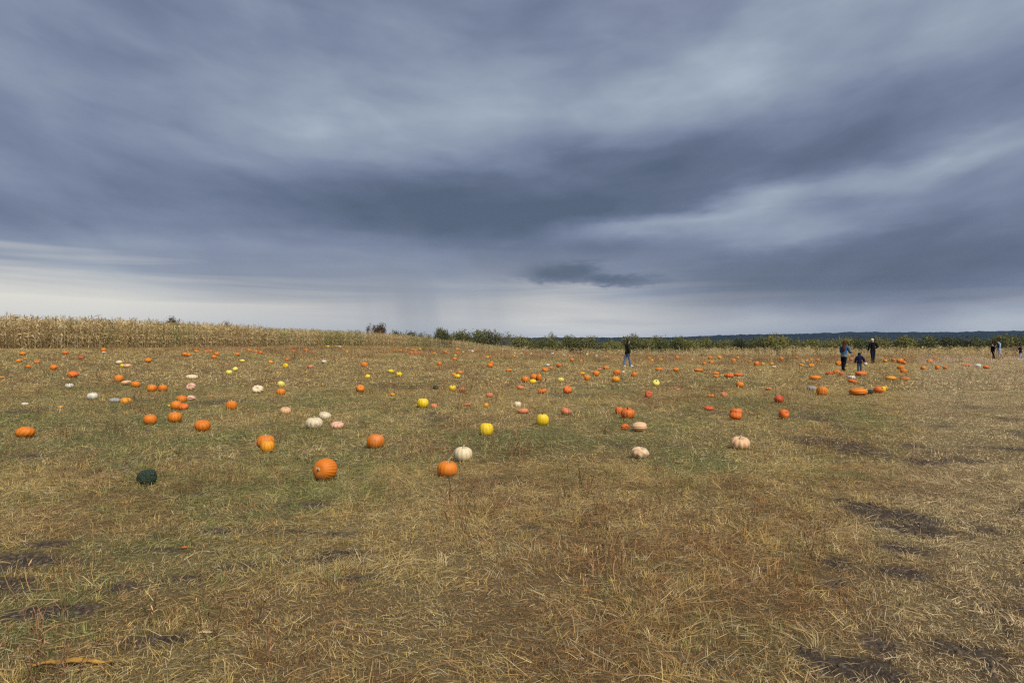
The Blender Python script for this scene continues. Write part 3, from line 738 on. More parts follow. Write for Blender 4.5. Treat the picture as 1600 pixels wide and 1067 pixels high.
PUMPKINS = [
    (-8.164, 11.455, 0.285, 0.195, 'smooth', 'orange', -25, -60, 2, 'orange pumpkin with a pale stem sticking out at the far left edge'),
    (-4.083, 7.642, 0.201, 0.186, 'warty', 'darkgreen', 0, 20, 0, 'dark green warty squash, the nearest at left on bare straw'),
    (-2.181, 7.97, 0.276, 0.264, 'fine', 'orange', 80, -22, 1, 'largest nearest orange pumpkin lying with its star stem facing forward'),
    (-0.779, 8.234, 0.247, 0.185, 'round', 'orange', 6, 20, 2, 'orange pumpkin with a slanted pale stem behind a dry weed stalk'),
    (-0.668, 9.334, 0.254, 0.196, 'smooth', 'cream', 5, 0, 1, 'cream pumpkin just behind the orange one with slanted stem'),
    (-3.766, 10.426, 0.264, 0.188, 'round', 'orange', 5, 40, 3, 'orange pumpkin half hidden behind a smaller yellow-orange one'),
    (-3.537, 9.87, 0.199, 0.173, 'smooth', 'amber', 4, 0, 1, 'yellow-orange pumpkin with thin stem in front of an orange one'),
    (-2.049, 10.265, 0.265, 0.21, 'smooth', 'orange', 0, 50, 0, 'plump orange pumpkin standing alone right of the big nearest one'),
    (-5.582, 12.313, 0.277, 0.21, 'smooth', 'orange', 20, 0, 0, 'round orange pumpkin in green grass, lower right of two orange ones'),
    (-7.027, 13.257, 0.248, 0.2, 'round', 'orange', 8, 10, 3, 'orange pumpkin with a pale split down its front'),
    (-6.746, 13.659, 0.269, 0.206, 'smooth', 'orange', 0, 0, 3, 'orange pumpkin just right of the one with a pale split'),
    (-6.531, 15.891, 0.253, 0.217, 'round', 'orange', 0, 12, 3, 'orange pumpkin with deep front grooves and a short dark stem, left'),
    (-3.648, 12.597, 0.313, 0.215, 'smooth', 'mottled', 5, 30, 3, 'cream pumpkin with grey mottling, largest of three pale ones'),
    (-3.843, 14.022, 0.25, 0.171, 'ribbed', 'mottled', 20, 70, 0, 'pale ribbed pumpkin behind the grey mottled cream one'),
    (-3.227, 12.587, 0.248, 0.141, 'ribbed', 'pink', 18, 0, 0, 'pink ribbed flat pumpkin, rightmost of three pale ones'),
    (-4.972, 14.987, 0.239, 0.168, 'flat', 'peach', 15, 20, 3, 'lone peach flat pumpkin left of three pale ones'),
    (-2.135, 16.351, 0.276, 0.231, 'smooth', 'yellow', 0, 0, 0, 'yellow pumpkin beside a small salmon squash, left of centre'),
    (-1.854, 16.214, 0.164, 0.119, 'flat', 'salmon', 20, 10, 3, 'small salmon squash touching the right of a yellow pumpkin'),
    (-1.076, 16.453, 0.18, 0.096, 'flat', 'salmon', -60.0, 30.0, 3, 'dark salmon flat squash in grass between two yellow pumpkins'),
    (-0.614, 16.244, 0.119, 0.111, 'round', 'amber', 0.0, 85.0, 3, 'tiny yellow-orange gourd above the bright yellow central pumpkin'),
    (-0.442, 11.777, 0.243, 0.224, 'smooth', 'yellow', 0, 8, 0, 'bright yellow pumpkin with notched top near the middle'),
    (0.582, 13.037, 0.244, 0.222, 'smooth', 'yellow', 0, 0, 3, 'yellow pumpkin with dark stem right of the middle'),
    (0.245, 15.007, 0.253, 0.124, 'long', 'salmon', 0, 80, 0, 'long salmon squash lying just behind the yellow pumpkins'),
    (1.17, 14.789, 0.243, 0.166, 'ribbed', 'salmon', 35, 60, 0, 'dull salmon ribbed squash tilted behind the yellow pumpkin'),
    (0.133, 16.362, 0.179, 0.144, 'smooth', 'cream', 10, 0, 3, 'small cream pumpkin with dark spots above a long salmon squash'),
    (2.347, 14.949, 0.175, 0.182, 'round', 'redorange', 0.0, 288.0, 3, 'red-orange pumpkin hidden behind the left side of a bigger one'),
    (2.411, 14.212, 0.286, 0.235, 'round', 'redorange', 15, -20, 3, 'large red-orange pumpkin at the front of a leaning pair'),
    (2.047, 12.382, 0.157, 0.121, 'flat', 'redorange', 80.0, 209.0, 3, 'small red-orange squash beside a peach ribbed one lying down'),
    (2.281, 12.205, 0.269, 0.172, 'long', 'peach', 0, 78, 0, 'peach ribbed squash lying on its side right of centre'),
    (1.79, 9.547, 0.251, 0.158, 'lumpy', 'creamorange', 12, 0, 0, 'cracked cream and orange squash lying in the grass right of centre'),
    (3.474, 10.402, 0.288, 0.198, 'ribbed', 'peach', 14, -10, 1, 'large peach ribbed pumpkin alone at right, nearest on that side'),
    (4.902, 14.919, 0.259, 0.167, 'round', 'redorange', 0.0, 33.0, 3, 'red-orange pumpkin peeking up behind its twin at right'),
    (4.612, 14.077, 0.257, 0.172, 'smooth', 'redorange', 12.0, 155.0, 3, 'red-orange pumpkin in front of its twin at right'),
    (5.615, 14.096, 0.218, 0.213, 'round', 'redorange', 70, 20, 0, 'red-orange round pumpkin alone, right of the stacked pair'),
    (6.831, 17.461, 0.236, 0.221, 'round', 'red', -55, -50, 0, 'red pumpkin tipped on its side above the lone red-orange one'),
    (8.194, 21.824, 0.188, 0.128, 'flat', 'salmon', 35.0, 172.0, 3, 'small salmon squash left of the grey-blue one'),
    (4.552, 15.819, 0.215, 0.108, 'ribbed', 'red', 10, 0, 0, 'dark red flattened squash sunk in grass right of centre'),
    (5.628, 19.328, 0.196, 0.085, 'flat', 'orange', 0.0, 57.0, 3, 'flat orange squash left of a streaked salmon one'),
    (6.019, 19.379, 0.218, 0.151, 'ribbed', 'salmon', 50, 10, 0, 'streaked salmon ribbed squash facing forward at right'),
    (3.825, 19.143, 0.21, 0.218, 'ribbed', 'red', 78, 0, 3, 'bright red ribbed pumpkin with its stem end facing forward'),
    (5.042, 23.891, 0.253, 0.233, 'flat', 'paleyellow', 35, 0, 3, 'yellow ring shaped pumpkin facing up, right of the woman in green'),
    (5.419, 22.5, 0.141, 0.088, 'flat', 'red', 35.0, 264.0, 3, 'small reddish squash almost hidden right of the yellow ring one'),
    (7.767, 23.268, 0.275, 0.215, 'round', 'orange', 15, 0, 3, 'orange pumpkin with a dark hole in its top at right'),
    (-11.07, 18.016, 0.27, 0.184, 'smooth', 'white', 0, 0, 3, 'largest white pumpkin, at left'),
    (-13.617, 20.996, 0.236, 0.164, 'smooth', 'white', 25, 0, 3, 'smaller white pumpkin up left of the largest white one'),
    (-9.989, 17.164, 0.265, 0.125, 'flat', 'grey', 0, 0, 3, 'grey mottled flat squash touching a yellow-orange pumpkin'),
    (-9.508, 16.81, 0.26, 0.172, 'smooth', 'amber', 0, 0, 3, 'yellow-orange pumpkin beside the grey mottled squash'),
    (-11.973, 16.781, 0.157, 0.074, 'flat', 'white', 0.0, 40.0, 3, 'small dull white squash sunk in grass at far left'),
    (-10.579, 16.012, 0.12, 0.078, 'round', 'amber', -18.0, 140.0, 3, 'tiny yellow-orange gourd in green grass left of the grey squash'),
    (-11.831, 21.47, 0.282, 0.199, 'smooth', 'orange', 0, 0, 3, 'orange pumpkin leftmost of three in a row at left'),
    (-10.687, 20.254, 0.285, 0.217, 'smooth', 'orange', 0, 0, 3, 'orange pumpkin in the middle of three in a row at left'),
    (-10.338, 20.214, 0.278, 0.207, 'smooth', 'orange', 0, 30, 3, 'orange pumpkin rightmost of three in a row at left'),
    (-8.409, 17.388, 0.256, 0.195, 'smooth', 'orange', 15, 0, 3, 'orange pumpkin at the back of the heap, before a lumpy peach one'),
    (-8.429, 17.922, 0.235, 0.148, 'lumpy', 'pink', 80.0, 186.0, 0, 'lumpy pink squash at the back right of the orange heap'),
    (-7.771, 15.794, 0.237, 0.208, 'round', 'orange', 10, 0, 3, 'orange pumpkin at the left front of the heap'),
    (-7.56, 15.715, 0.228, 0.161, 'ribbed', 'redorange', 20, 0, 0, 'darker orange pumpkin at the right front of the heap'),
    (-8.167, 16.288, 0.084, 0.071, 'round', 'yellow', 12.0, 155.0, 3, 'tiny yellow gourd peeping out left of the orange heap'),
    (-8.299, 18.828, 0.194, 0.064, 'flat', 'salmon', 35.0, 211.0, 3, 'flat orange broken squash right of the orange heap'),
    (-9.753, 20.737, 0.305, 0.243, 'ribbed', 'pink', 62, -20, 3, 'pink ribbed pumpkin with its stem hole facing forward'),
    (-11.543, 24.599, 0.392, 0.18, 'flat', 'cream', 0, 0, 3, 'low wide cream squash above the pink ribbed pumpkin'),
    (-7.477, 20.069, 0.348, 0.245, 'ribbed', 'cream', 70, 0, 0, 'cream two lobed pumpkin left of centre'),
    (-7.488, 22.115, 0.243, 0.205, 'pear', 'paleyellow', 40, 0, 0, 'pale yellow pear shaped gourd above an orange pumpkin'),
    (-6.565, 19.389, 0.258, 0.189, 'round', 'orange', 0.0, 265.0, 3, 'orange pumpkin right below the pale yellow pear shaped gourd'),
    (-4.568, 20.567, 0.27, 0.241, 'round', 'orange', 60, 20, 0, 'lone orange pumpkin left of the middle in dry grass'),
    (-3.336, 19.094, 0.143, 0.102, 'pear', 'amber', -60.0, 344.0, 0, 'tiny yellow-orange gourd upper left of a yellow pumpkin'),
    (-5.481, 25.9, 0.226, 0.177, 'smooth', 'yellow', -60.0, 102.0, 3, 'yellow gourd above the lone orange pumpkin left of the middle'),
    (-5.151, 29.002, 0.264, 0.184, 'smooth', 'yellow', 12.0, 233.0, 3, 'left one of two yellow gourds side by side left of centre'),
    (-4.478, 26.994, 0.253, 0.21, 'smooth', 'yellow', 20, 0, 3, 'right one of two yellow gourds side by side left of centre'),
    (-11.301, 27.262, 0.248, 0.186, 'smooth', 'paleyellow', 0, 0, 3, 'front one of two yellow gourds near the tall corn'),
    (-11.803, 29.098, 0.226, 0.199, 'smooth', 'paleyellow', 35.0, 250.0, 3, 'rear one of two yellow gourds near the tall corn'),
    (-13.734, 34.766, 0.261, 0.163, 'smooth', 'paleyellow', 80.0, 105.0, 0, 'small pale yellow gourd behind the pair near the tall corn'),
    (-10.443, 31.495, 0.251, 0.221, 'smooth', 'yellow', 80.0, 0.0, 3, 'yellow pumpkin left of a salmon one under the corn'),
    (-9.363, 31.644, 0.246, 0.16, 'flat', 'salmon', 0.0, 350.0, 3, 'small salmon pumpkin right of a yellow one under the corn'),
    (-8.603, 28.507, 0.134, 0.083, 'flat', 'amber', 80.0, 107.0, 3, 'tiny yellowish scrap of gourd below the salmon pumpkin'),
    (-7.151, 32.99, 0.325, 0.264, 'round', 'orange', 0.0, 113.0, 3, 'orange pumpkin standing alone left of the two yellow gourds'),
    (-3.818, 35.89, 0.279, 0.245, 'round', 'orange', 0.0, 321.0, 0, 'lone orange pumpkin above the dark squash near centre'),
    (-1.822, 20.953, 0.222, 0.204, 'smooth', 'yellow', 25, 0, 3, 'yellow pumpkin with a dark stem hole, beside a salmon one'),
    (-1.497, 20.531, 0.212, 0.176, 'ribbed', 'salmon', 35.0, 210.0, 0, 'salmon squash touching the yellow one with dark stem hole'),
    (-2.436, 21.788, 0.194, 0.138, 'warty', 'darkgreen', 0.0, 169.0, 0, 'small dark green squash left of the yellow one with stem hole'),
    (-0.626, 18.919, 0.207, 0.135, 'flat', 'salmon', 0.0, 278.0, 3, 'salmon pumpkin alone in dry grass near centre'),
    (-2.187, 28.631, 0.25, 0.19, 'round', 'orange', -18.0, 10.0, 3, 'orange pumpkin at the back of a trio near centre'),
    (-2.369, 27.843, 0.175, 0.136, 'round', 'amber', 0.0, 254.0, 3, 'small yellow-orange gourd at the left of a trio near centre'),
    (-2.148, 26.871, 0.244, 0.183, 'smooth', 'yellow', -18.0, 134.0, 3, 'yellow gourd at the front of a trio near centre'),
    (-4.168, 50.14, 0.273, 0.22, 'smooth', 'yellow', 0.0, 32.0, 0, 'small yellow gourd right on top of an orange one, far centre'),
    (-3.65, 43.368, 0.305, 0.228, 'round', 'orange', 35.0, 237.0, 0, 'orange pumpkin just below a small yellow gourd, far centre'),
    (-1.121, 34.883, 0.304, 0.245, 'round', 'orange', -18.0, 335.0, 0, 'orange pumpkin at the front of a far pair near centre'),
    (-1.139, 38.35, 0.216, 0.206, 'round', 'orange', 80.0, 74.0, 0, 'orange pumpkin at the back of a far pair near centre'),
    (-0.145, 30.993, 0.29, 0.175, 'flat', 'orange', 35.0, 226.0, 3, 'flat orange pumpkin alone right of the far central pair'),
    (0.484, 25.204, 0.283, 0.233, 'round', 'orange', 0.0, 107.0, 3, 'leftmost orange pumpkin of a group round a yellow gourd'),
    (0.854, 26.173, 0.331, 0.268, 'round', 'orange', -18.0, 267.0, 3, 'middle orange pumpkin of a group behind a yellow gourd'),
    (1.041, 26.021, 0.219, 0.279, 'round', 'orange', 75, 70, 3, 'rightmost orange pumpkin of a group behind a yellow gourd'),
    (0.751, 24.288, 0.246, 0.194, 'pear', 'yellow', 60, 60, 0, 'yellow two lobed gourd in front of three orange pumpkins'),
    (1.808, 25.317, 0.242, 0.183, 'smooth', 'paleyellow', 12.0, 259.0, 3, 'pale yellow gourd right of a group of orange pumpkins'),
    (0.266, 21.505, 0.236, 0.159, 'ribbed', 'salmon', 35.0, 78.0, 0, 'reddish salmon squash below the leftmost of grouped orange pumpkins'),
    (0.898, 20.298, 0.263, 0.158, 'flat', 'redorange', 12.0, 298.0, 3, 'low red-orange squash below the yellow two lobed gourd'),
    (1.655, 20.292, 0.27, 0.257, 'lumpy', 'redorange', 30, 0, 0, 'knobbly red-orange squash standing tall right of centre'),
    (1.554, 32.064, 0.301, 0.213, 'flat', 'orange', -60.0, 236.0, 3, 'orange pumpkin just left below a small white one, centre right'),
    (1.956, 34.612, 0.204, 0.155, 'round', 'orange', 0.0, 245.0, 0, 'small orange pumpkin just below a small white one, centre right'),
    (1.98, 37.732, 0.212, 0.129, 'smooth', 'white', 0.0, 295.0, 0, 'small white pumpkin above two orange ones, centre right'),
    (2.502, 36.568, 0.308, 0.207, 'flat', 'redorange', 80.0, 154.0, 0, 'red-orange pumpkin right of a small white one, centre right'),
    (3.004, 29.403, 0.267, 0.163, 'flat', 'amber', 80.0, 273.0, 3, 'orange pumpkin with a yellow top, leftmost below the woman in green'),
    (2.894, 26.321, 0.259, 0.244, 'round', 'orange', 12.0, 316.0, 3, 'lowest left orange pumpkin below the walking woman in green'),
    (3.576, 29.081, 0.294, 0.252, 'round', 'orange', 12.0, 36.0, 3, 'round orange pumpkin left below the walking woman in green'),
    (4.355, 34.114, 0.256, 0.12, 'flat', 'salmon', 35.0, 305.0, 0, 'low pale orange squash left of the walking woman in green'),
    (4.828, 35.117, 0.306, 0.222, 'round', 'orange', 35.0, 141.0, 0, 'orange pumpkin nearest left of the walking woman in green'),
    (4.623, 30.076, 0.338, 0.264, 'round', 'orange', 80.0, 172.0, 3, 'orange pumpkin right behind the rear foot of the walking woman'),
    (3.885, 25.587, 0.317, 0.224, 'smooth', 'amber', 12.0, 52.0, 3, 'yellow-orange pumpkin below the rear foot of the walking woman'),
    (5.221, 32.074, 0.15, 0.113, 'flat', 'white', 0.0, 251.0, 3, 'small white squash under the walking woman in green'),
    (5.116, 28.653, 0.258, 0.235, 'round', 'orange', -60.0, 105.0, 3, 'orange pumpkin under the front foot of the walking woman'),
    (7.425, 34.489, 0.365, 0.188, 'long', 'orange', 0.0, 90.0, 0, 'long orange pumpkin above the yellow ring shaped one'),
    (8.187, 34.098, 0.256, 0.213, 'round', 'orange', 35.0, 313.0, 0, 'orange pumpkin right of a long one above the yellow ring'),
    (9.379, 34.332, 0.434, 0.174, 'long', 'orange', 0.0, 90.0, 0, 'long thin orange pumpkin left of the stacked far pair'),
    (9.319, 31.22, 0.272, 0.152, 'flat', 'orange', 0.0, 99.0, 3, 'upper orange pumpkin of a stacked far pair at right'),
    (8.706, 29.122, 0.265, 0.136, 'flat', 'orange', -18.0, 202.0, 3, 'lower orange pumpkin of a stacked far pair at right'),
    (9.178, 28.844, 0.397, 0.202, 'ribbed', 'redorange', 12.0, 143.0, 0, 'red-orange wide pumpkin right of the stacked far pair'),
    (9.905, 29.905, 0.364, 0.181, 'long', 'redorange', 0.0, 90.0, 0, 'long red-orange pumpkin touching the wide red-orange one'),
    (9.122, 20.093, 0.311, 0.278, 'round', 'orange', 0, 0, 3, 'orange upright pumpkin right of the grey-blue squash'),
    (9.572, 21.848, 0.276, 0.166, 'lumpy', 'grey', 0.0, 220.0, 0, 'grey-blue knobbly squash left of an upright orange pumpkin'),
    (10.211, 20.128, 0.481, 0.235, 'long', 'orange', 0, 90, 0, 'very wide orange pumpkin lying down, biggest of the right group'),
    (10.684, 20.383, 0.21, 0.159, 'warty', 'darkgreen', 80.0, 70.0, 0, 'dark green squash between the very wide orange and red ones'),
    (11.585, 21.809, 0.286, 0.176, 'flat', 'peach', -60.0, 64.0, 3, 'peach squash at the back of the right group'),
    (11.241, 20.951, 0.279, 0.241, 'round', 'redorange', 60, 50, 3, 'red-orange pumpkin at the front of the right group'),
    (11.83, 21.763, 0.153, 0.195, 'round', 'yellow', 0.0, 268.0, 3, 'yellow gourd tucked behind the red-orange one in the right group'),
    (12.304, 22.506, 0.158, 0.154, 'round', 'amber', 0.0, 270.0, 3, 'yellow-orange gourd at the right end of the right group'),
    (12.311, 27.725, 0.429, 0.216, 'long', 'orange', 0.0, 90.0, 0, 'long orange pumpkin left below the auburn haired woman'),
    (15.073, 32.425, 0.374, 0.177, 'flat', 'red', 12.0, 204.0, 3, 'reddish flat squash at the left of a row by the auburn haired woman'),
    (15.788, 33.18, 0.342, 0.22, 'round', 'orange', 80.0, 331.0, 3, 'orange pumpkin just behind the feet of the auburn haired woman'),
    (15.195, 31.542, 0.198, 0.169, 'round', 'red', -18.0, 74.0, 3, 'small red gourd at the feet of the auburn haired woman'),
    (15.8, 30.905, 0.455, 0.247, 'long', 'redorange', 0.0, 90.0, 0, "red-orange wide pumpkin hiding the small child's feet"),
    (14.239, 28.64, 0.322, 0.156, 'flat', 'white', 0.0, 306.0, 3, 'white flat pumpkin resting right behind a red-orange one'),
    (12.919, 25.877, 0.393, 0.177, 'ribbed', 'redorange', 35.0, 60.0, 0, 'red-orange flat pumpkin right in front of the white one'),
    (15.626, 28.164, 0.396, 0.178, 'long', 'amber', 0.0, 90.0, 0, 'long yellow-orange pumpkin at right, above the right group'),
    (16.128, 28.013, 0.323, 0.169, 'long', 'orange', 0.0, 90.0, 0, 'long orange pumpkin, rightmost one above the right group'),
    (21.943, 45.864, 0.426, 0.308, 'smooth', 'orange', 80.0, 347.0, 0, "orange pumpkin just left of the auburn haired woman's legs"),
    (28.479, 57.28, 0.376, 0.279, 'flat', 'salmon', 80.0, 224.0, 0, 'dull orange squash between the auburn haired woman and the child'),
    (29.222, 43.915, 0.519, 0.231, 'long', 'redorange', 0.0, 90.0, 0, 'long red-orange pumpkin, left of three near the path'),
    (28.563, 41.846, 0.38, 0.253, 'smooth', 'white', 80.0, 218.0, 0, 'white pumpkin in the middle of three near the path'),
    (28.098, 40.443, 0.33, 0.185, 'long', 'redorange', 0.0, 90.0, 0, 'small long red-orange pumpkin, right of three near the path'),
    (-26.735, 37.304, 0.315, 0.204, 'round', 'orange', -18.0, 349.0, 0, 'second orange pumpkin from the left on the far left near the tall corn'),
    (-23.156, 32.025, 0.24, 0.187, 'round', 'orange', 35.0, 283.0, 3, 'first orange pumpkin from the left on the far left near the tall corn'),
    (-23.899, 33.487, 0.141, 0.098, 'flat', 'orange', 12.0, 284.0, 3, 'third orange pumpkin from the left on the far left near the tall corn'),
    (-22.017, 31.648, 0.258, 0.167, 'round', 'orange', 80.0, 19.0, 3, 'fifth orange pumpkin from the left on the far left near the tall corn'),
    (-20.59, 29.052, 0.245, 0.159, 'round', 'orange', -18.0, 132.0, 3, 'fourth orange pumpkin from the left on the far left near the tall corn'),
    (-25.247, 38.594, 0.289, 0.207, 'round', 'redorange', 0.0, 30.0, 0, 'first red-orange pumpkin from the left on the far left near the tall corn'),
    (-22.198, 35.167, 0.264, 0.137, 'flat', 'red', 0.0, 69.0, 0, 'only red pumpkin on the far left near the tall corn'),
    (-18.863, 28.11, 0.29, 0.247, 'round', 'orange', -60.0, 76.0, 3, 'sixth orange pumpkin from the left on the far left near the tall corn'),
    (-16.137, 25.063, 0.376, 0.252, 'pear', 'redorange', 35.0, 309.0, 0, 'second red-orange pumpkin from the left on the far left near the tall corn'),
    (-18.235, 24.412, 0.16, 0.086, 'flat', 'amber', -18.0, 45.0, 3, 'only yellow-orange pumpkin on the far left near the tall corn'),
    (-25.348, 42.372, 0.318, 0.273, 'round', 'orange', 0.0, 106.0, 0, 'seventh orange pumpkin from the left on the far left near the tall corn'),
    (-24.479, 40.939, 0.23, 0.104, 'flat', 'white', 12.0, 177.0, 0, 'only white pumpkin on the far left near the tall corn'),
    (-18.384, 31.947, 0.299, 0.187, 'smooth', 'cream', 12.0, 305.0, 3, 'only cream pumpkin on the far left near the tall corn'),
    (-17.201, 30.136, 0.184, 0.164, 'smooth', 'yellow', -18.0, 347.0, 3, 'only yellow pumpkin on the far left near the tall corn'),
    (-16.833, 29.884, 0.322, 0.181, 'smooth', 'peach', 80.0, 254.0, 3, 'only peach pumpkin on the far left near the tall corn'),
    (-13.468, 23.385, 0.296, 0.251, 'round', 'orange', 0.0, 76.0, 3, 'eighth orange pumpkin from the left on the far left near the tall corn'),
    (-17.625, 33.08, 0.341, 0.248, 'round', 'orange', -60.0, 196.0, 3, 'ninth orange pumpkin from the left on the far left near the tall corn'),
    (-12.537, 22.192, 0.27, 0.156, 'flat', 'peach', 80.0, 254.0, 3, 'pale peach flat squash under an orange pumpkin at left'),
    (-18.737, 39.086, 0.311, 0.267, 'round', 'orange', -60.0, 18.0, 0, 'first orange pumpkin from the left in the row along the foot of the tall corn'),
    (-18.651, 39.393, 0.24, 0.192, 'round', 'orange', 12.0, 244.0, 0, 'second orange pumpkin from the left in the row along the foot of the tall corn'),
    (-20.852, 45.131, 0.338, 0.22, 'round', 'orange', 35.0, 132.0, 0, 'third orange pumpkin from the left in the row along the foot of the tall corn'),
    (-20.19, 45.049, 0.253, 0.198, 'round', 'orange', 0.0, 212.0, 0, 'fourth orange pumpkin from the left in the row along the foot of the tall corn'),
    (-20.112, 45.532, 0.299, 0.222, 'round', 'orange', 0.0, 241.0, 0, 'fifth orange pumpkin from the left in the row along the foot of the tall corn'),
    (-17.876, 41.285, 0.263, 0.241, 'round', 'orange', -60.0, 240.0, 0, 'seventh orange pumpkin from the left in the row along the foot of the tall corn'),
    (-16.363, 37.491, 0.281, 0.212, 'round', 'orange', 0.0, 188.0, 0, 'sixth orange pumpkin from the left in the row along the foot of the tall corn'),
    (-16.721, 41.539, 0.273, 0.223, 'round', 'orange', 12.0, 199.0, 0, 'eighth orange pumpkin from the left in the row along the foot of the tall corn'),
    (-19.517, 50.755, 0.357, 0.247, 'round', 'orange', 35.0, 71.0, 0, 'ninth orange pumpkin from the left in the row along the foot of the tall corn'),
    (-18.128, 48.356, 0.272, 0.217, 'round', 'orange', 0.0, 178.0, 0, 'tenth orange pumpkin from the left in the row along the foot of the tall corn'),
    (-16.626, 45.107, 0.275, 0.246, 'round', 'redorange', 35.0, 45.0, 0, 'only red-orange pumpkin in the row along the foot of the tall corn'),
    (-16.688, 52.065, 0.293, 0.213, 'round', 'orange', 80.0, 173.0, 0, 'first orange pumpkin from the left in the reddish weeds left of centre under the corn'),
    (-17.127, 56.876, 0.453, 0.255, 'flat', 'orange', 80.0, 193.0, 0, 'second orange pumpkin from the left in the reddish weeds left of centre under the corn'),
    (-14.584, 50.277, 0.283, 0.245, 'round', 'orange', -60.0, 278.0, 0, 'third orange pumpkin from the left in the reddish weeds left of centre under the corn'),
    (-12.18, 36.92, 0.225, 0.187, 'round', 'redorange', -18.0, 141.0, 0, 'only red-orange pumpkin in the reddish weeds left of centre under the corn'),
    (-12.085, 34.186, 0.224, 0.17, 'round', 'amber', 35.0, 7.0, 0, 'first yellow-orange pumpkin from the left in the reddish weeds left of centre under the corn'),
    (-9.813, 35.612, 0.25, 0.177, 'smooth', 'white', 35.0, 189.0, 0, 'first white pumpkin from the left in the reddish weeds left of centre under the corn'),
    (-22.083, 81.814, 0.498, 0.239, 'smooth', 'yellow', 0.0, 73.0, 0, 'first yellow pumpkin from the left in the reddish weeds left of centre under the corn'),
    (-21.296, 82.687, 0.426, 0.242, 'smooth', 'amber', 0.0, 266.0, 0, 'second yellow-orange pumpkin from the left in the reddish weeds left of centre under the corn'),
    (-20.856, 82.602, 0.464, 0.242, 'smooth', 'white', 35.0, 139.0, 0, 'second white pumpkin from the left in the reddish weeds left of centre under the corn'),
    (-14.725, 59.626, 0.363, 0.291, 'round', 'orange', 80.0, 136.0, 0, 'fourth orange pumpkin from the left in the reddish weeds left of centre under the corn'),
    (-13.368, 55.286, 0.259, 0.216, 'smooth', 'yellow', 12.0, 327.0, 0, 'second yellow pumpkin from the left in the reddish weeds left of centre under the corn'),
    (-11.422, 65.88, 0.37, 0.257, 'round', 'orange', 0.0, 141.0, 0, 'first orange pumpkin from the left in the far cluster just left of centre'),
    (-10.969, 67.073, 0.44, 0.275, 'round', 'orange', 0.0, 125.0, 0, 'second orange pumpkin from the left in the far cluster just left of centre'),
    (-10.461, 67.242, 0.315, 0.229, 'flat', 'orange', -60.0, 125.0, 0, 'third orange pumpkin from the left in the far cluster just left of centre'),
    (-10.835, 74.106, 0.347, 0.289, 'round', 'orange', -18.0, 173.0, 0, 'fourth orange pumpkin from the left in the far cluster just left of centre'),
    (-9.747, 68.786, 0.387, 0.295, 'round', 'orange', 0.0, 33.0, 0, 'fifth orange pumpkin from the left in the far cluster just left of centre'),
    (-10.623, 78.987, 0.296, 0.231, 'smooth', 'yellow', 12.0, 196.0, 0, 'only yellow pumpkin in the far cluster just left of centre'),
    (-8.379, 56.943, 0.32, 0.255, 'round', 'redorange', 0.0, 331.0, 0, 'first red-orange pumpkin from the left in the far cluster just left of centre'),
    (-8.269, 58.626, 0.275, 0.251, 'round', 'redorange', -60.0, 202.0, 0, 'second red-orange pumpkin from the left in the far cluster just left of centre'),
    (-8.038, 59.35, 0.25, 0.22, 'flat', 'redorange', -60.0, 267.0, 0, 'third red-orange pumpkin from the left in the far cluster just left of centre'),
    (-6.557, 57.116, 0.294, 0.223, 'round', 'amber', 0.0, 340.0, 0, 'only yellow-orange pumpkin in the far cluster just left of centre'),
    (-6.09, 62.477, 0.41, 0.256, 'flat', 'orange', 0.0, 303.0, 0, 'sixth orange pumpkin from the left in the far cluster just left of centre'),
    (-5.565, 59.861, 0.281, 0.187, 'flat', 'salmon', -60.0, 267.0, 0, 'only salmon pumpkin in the far cluster just left of centre'),
    (-6.868, 85.61, 0.441, 0.334, 'round', 'amber', 0.0, 292.0, 0, 'first yellow-orange pumpkin from the left in the far cluster below the round green trees'),
    (-5.049, 62.784, 0.294, 0.245, 'round', 'orange', 80.0, 295.0, 0, 'only orange pumpkin in the far cluster below the round green trees'),
    (-4.613, 60.323, 0.311, 0.27, 'round', 'amber', 35.0, 91.0, 0, 'second yellow-orange pumpkin from the left in the far cluster below the round green trees'),
    (-4.952, 69.257, 0.221, 0.189, 'smooth', 'cream', -18.0, 173.0, 0, 'only cream pumpkin in the far cluster below the round green trees'),
    (-4.806, 76.539, 0.258, 0.224, 'smooth', 'white', 80.0, 123.0, 0, 'first white pumpkin from the left in the far cluster below the round green trees'),
    (-4.314, 74.239, 0.348, 0.26, 'smooth', 'white', 12.0, 94.0, 0, 'second white pumpkin from the left in the far cluster below the round green trees'),
    (-4.56, 83.028, 0.358, 0.243, 'round', 'redorange', -18.0, 205.0, 0, 'first red-orange pumpkin from the left in the far cluster below the round green trees'),
    (-1.797, 49.409, 0.278, 0.202, 'smooth', 'yellow', -18.0, 114.0, 0, 'only yellow pumpkin in the far cluster below the round green trees'),
    (-1.584, 49.575, 0.232, 0.217, 'round', 'redorange', -18.0, 222.0, 0, 'third red-orange pumpkin from the left in the far cluster below the round green trees'),
    (-2.256, 54.718, 0.256, 0.16, 'flat', 'redorange', 0.0, 209.0, 0, 'second red-orange pumpkin from the left in the far cluster below the round green trees'),
    (0.187, 53.941, 0.318, 0.242, 'round', 'amber', 35.0, 37.0, 0, 'first yellow-orange pumpkin from the left in the far line left of the woman in green'),
    (0.269, 68.249, 0.243, 0.2, 'smooth', 'white', 35.0, 159.0, 0, 'first white pumpkin from the left in the far line left of the woman in green'),
    (0.985, 70.091, 0.223, 0.205, 'smooth', 'white', 80.0, 140.0, 0, 'second white pumpkin from the left in the far line left of the woman in green'),
    (1.509, 73.178, 0.274, 0.214, 'round', 'orange', 12.0, 254.0, 0, 'first orange pumpkin from the left in the far line left of the woman in green'),
    (1.974, 70.192, 0.224, 0.192, 'smooth', 'cream', 80.0, 31.0, 0, 'first cream pumpkin from the left in the far line left of the woman in green'),
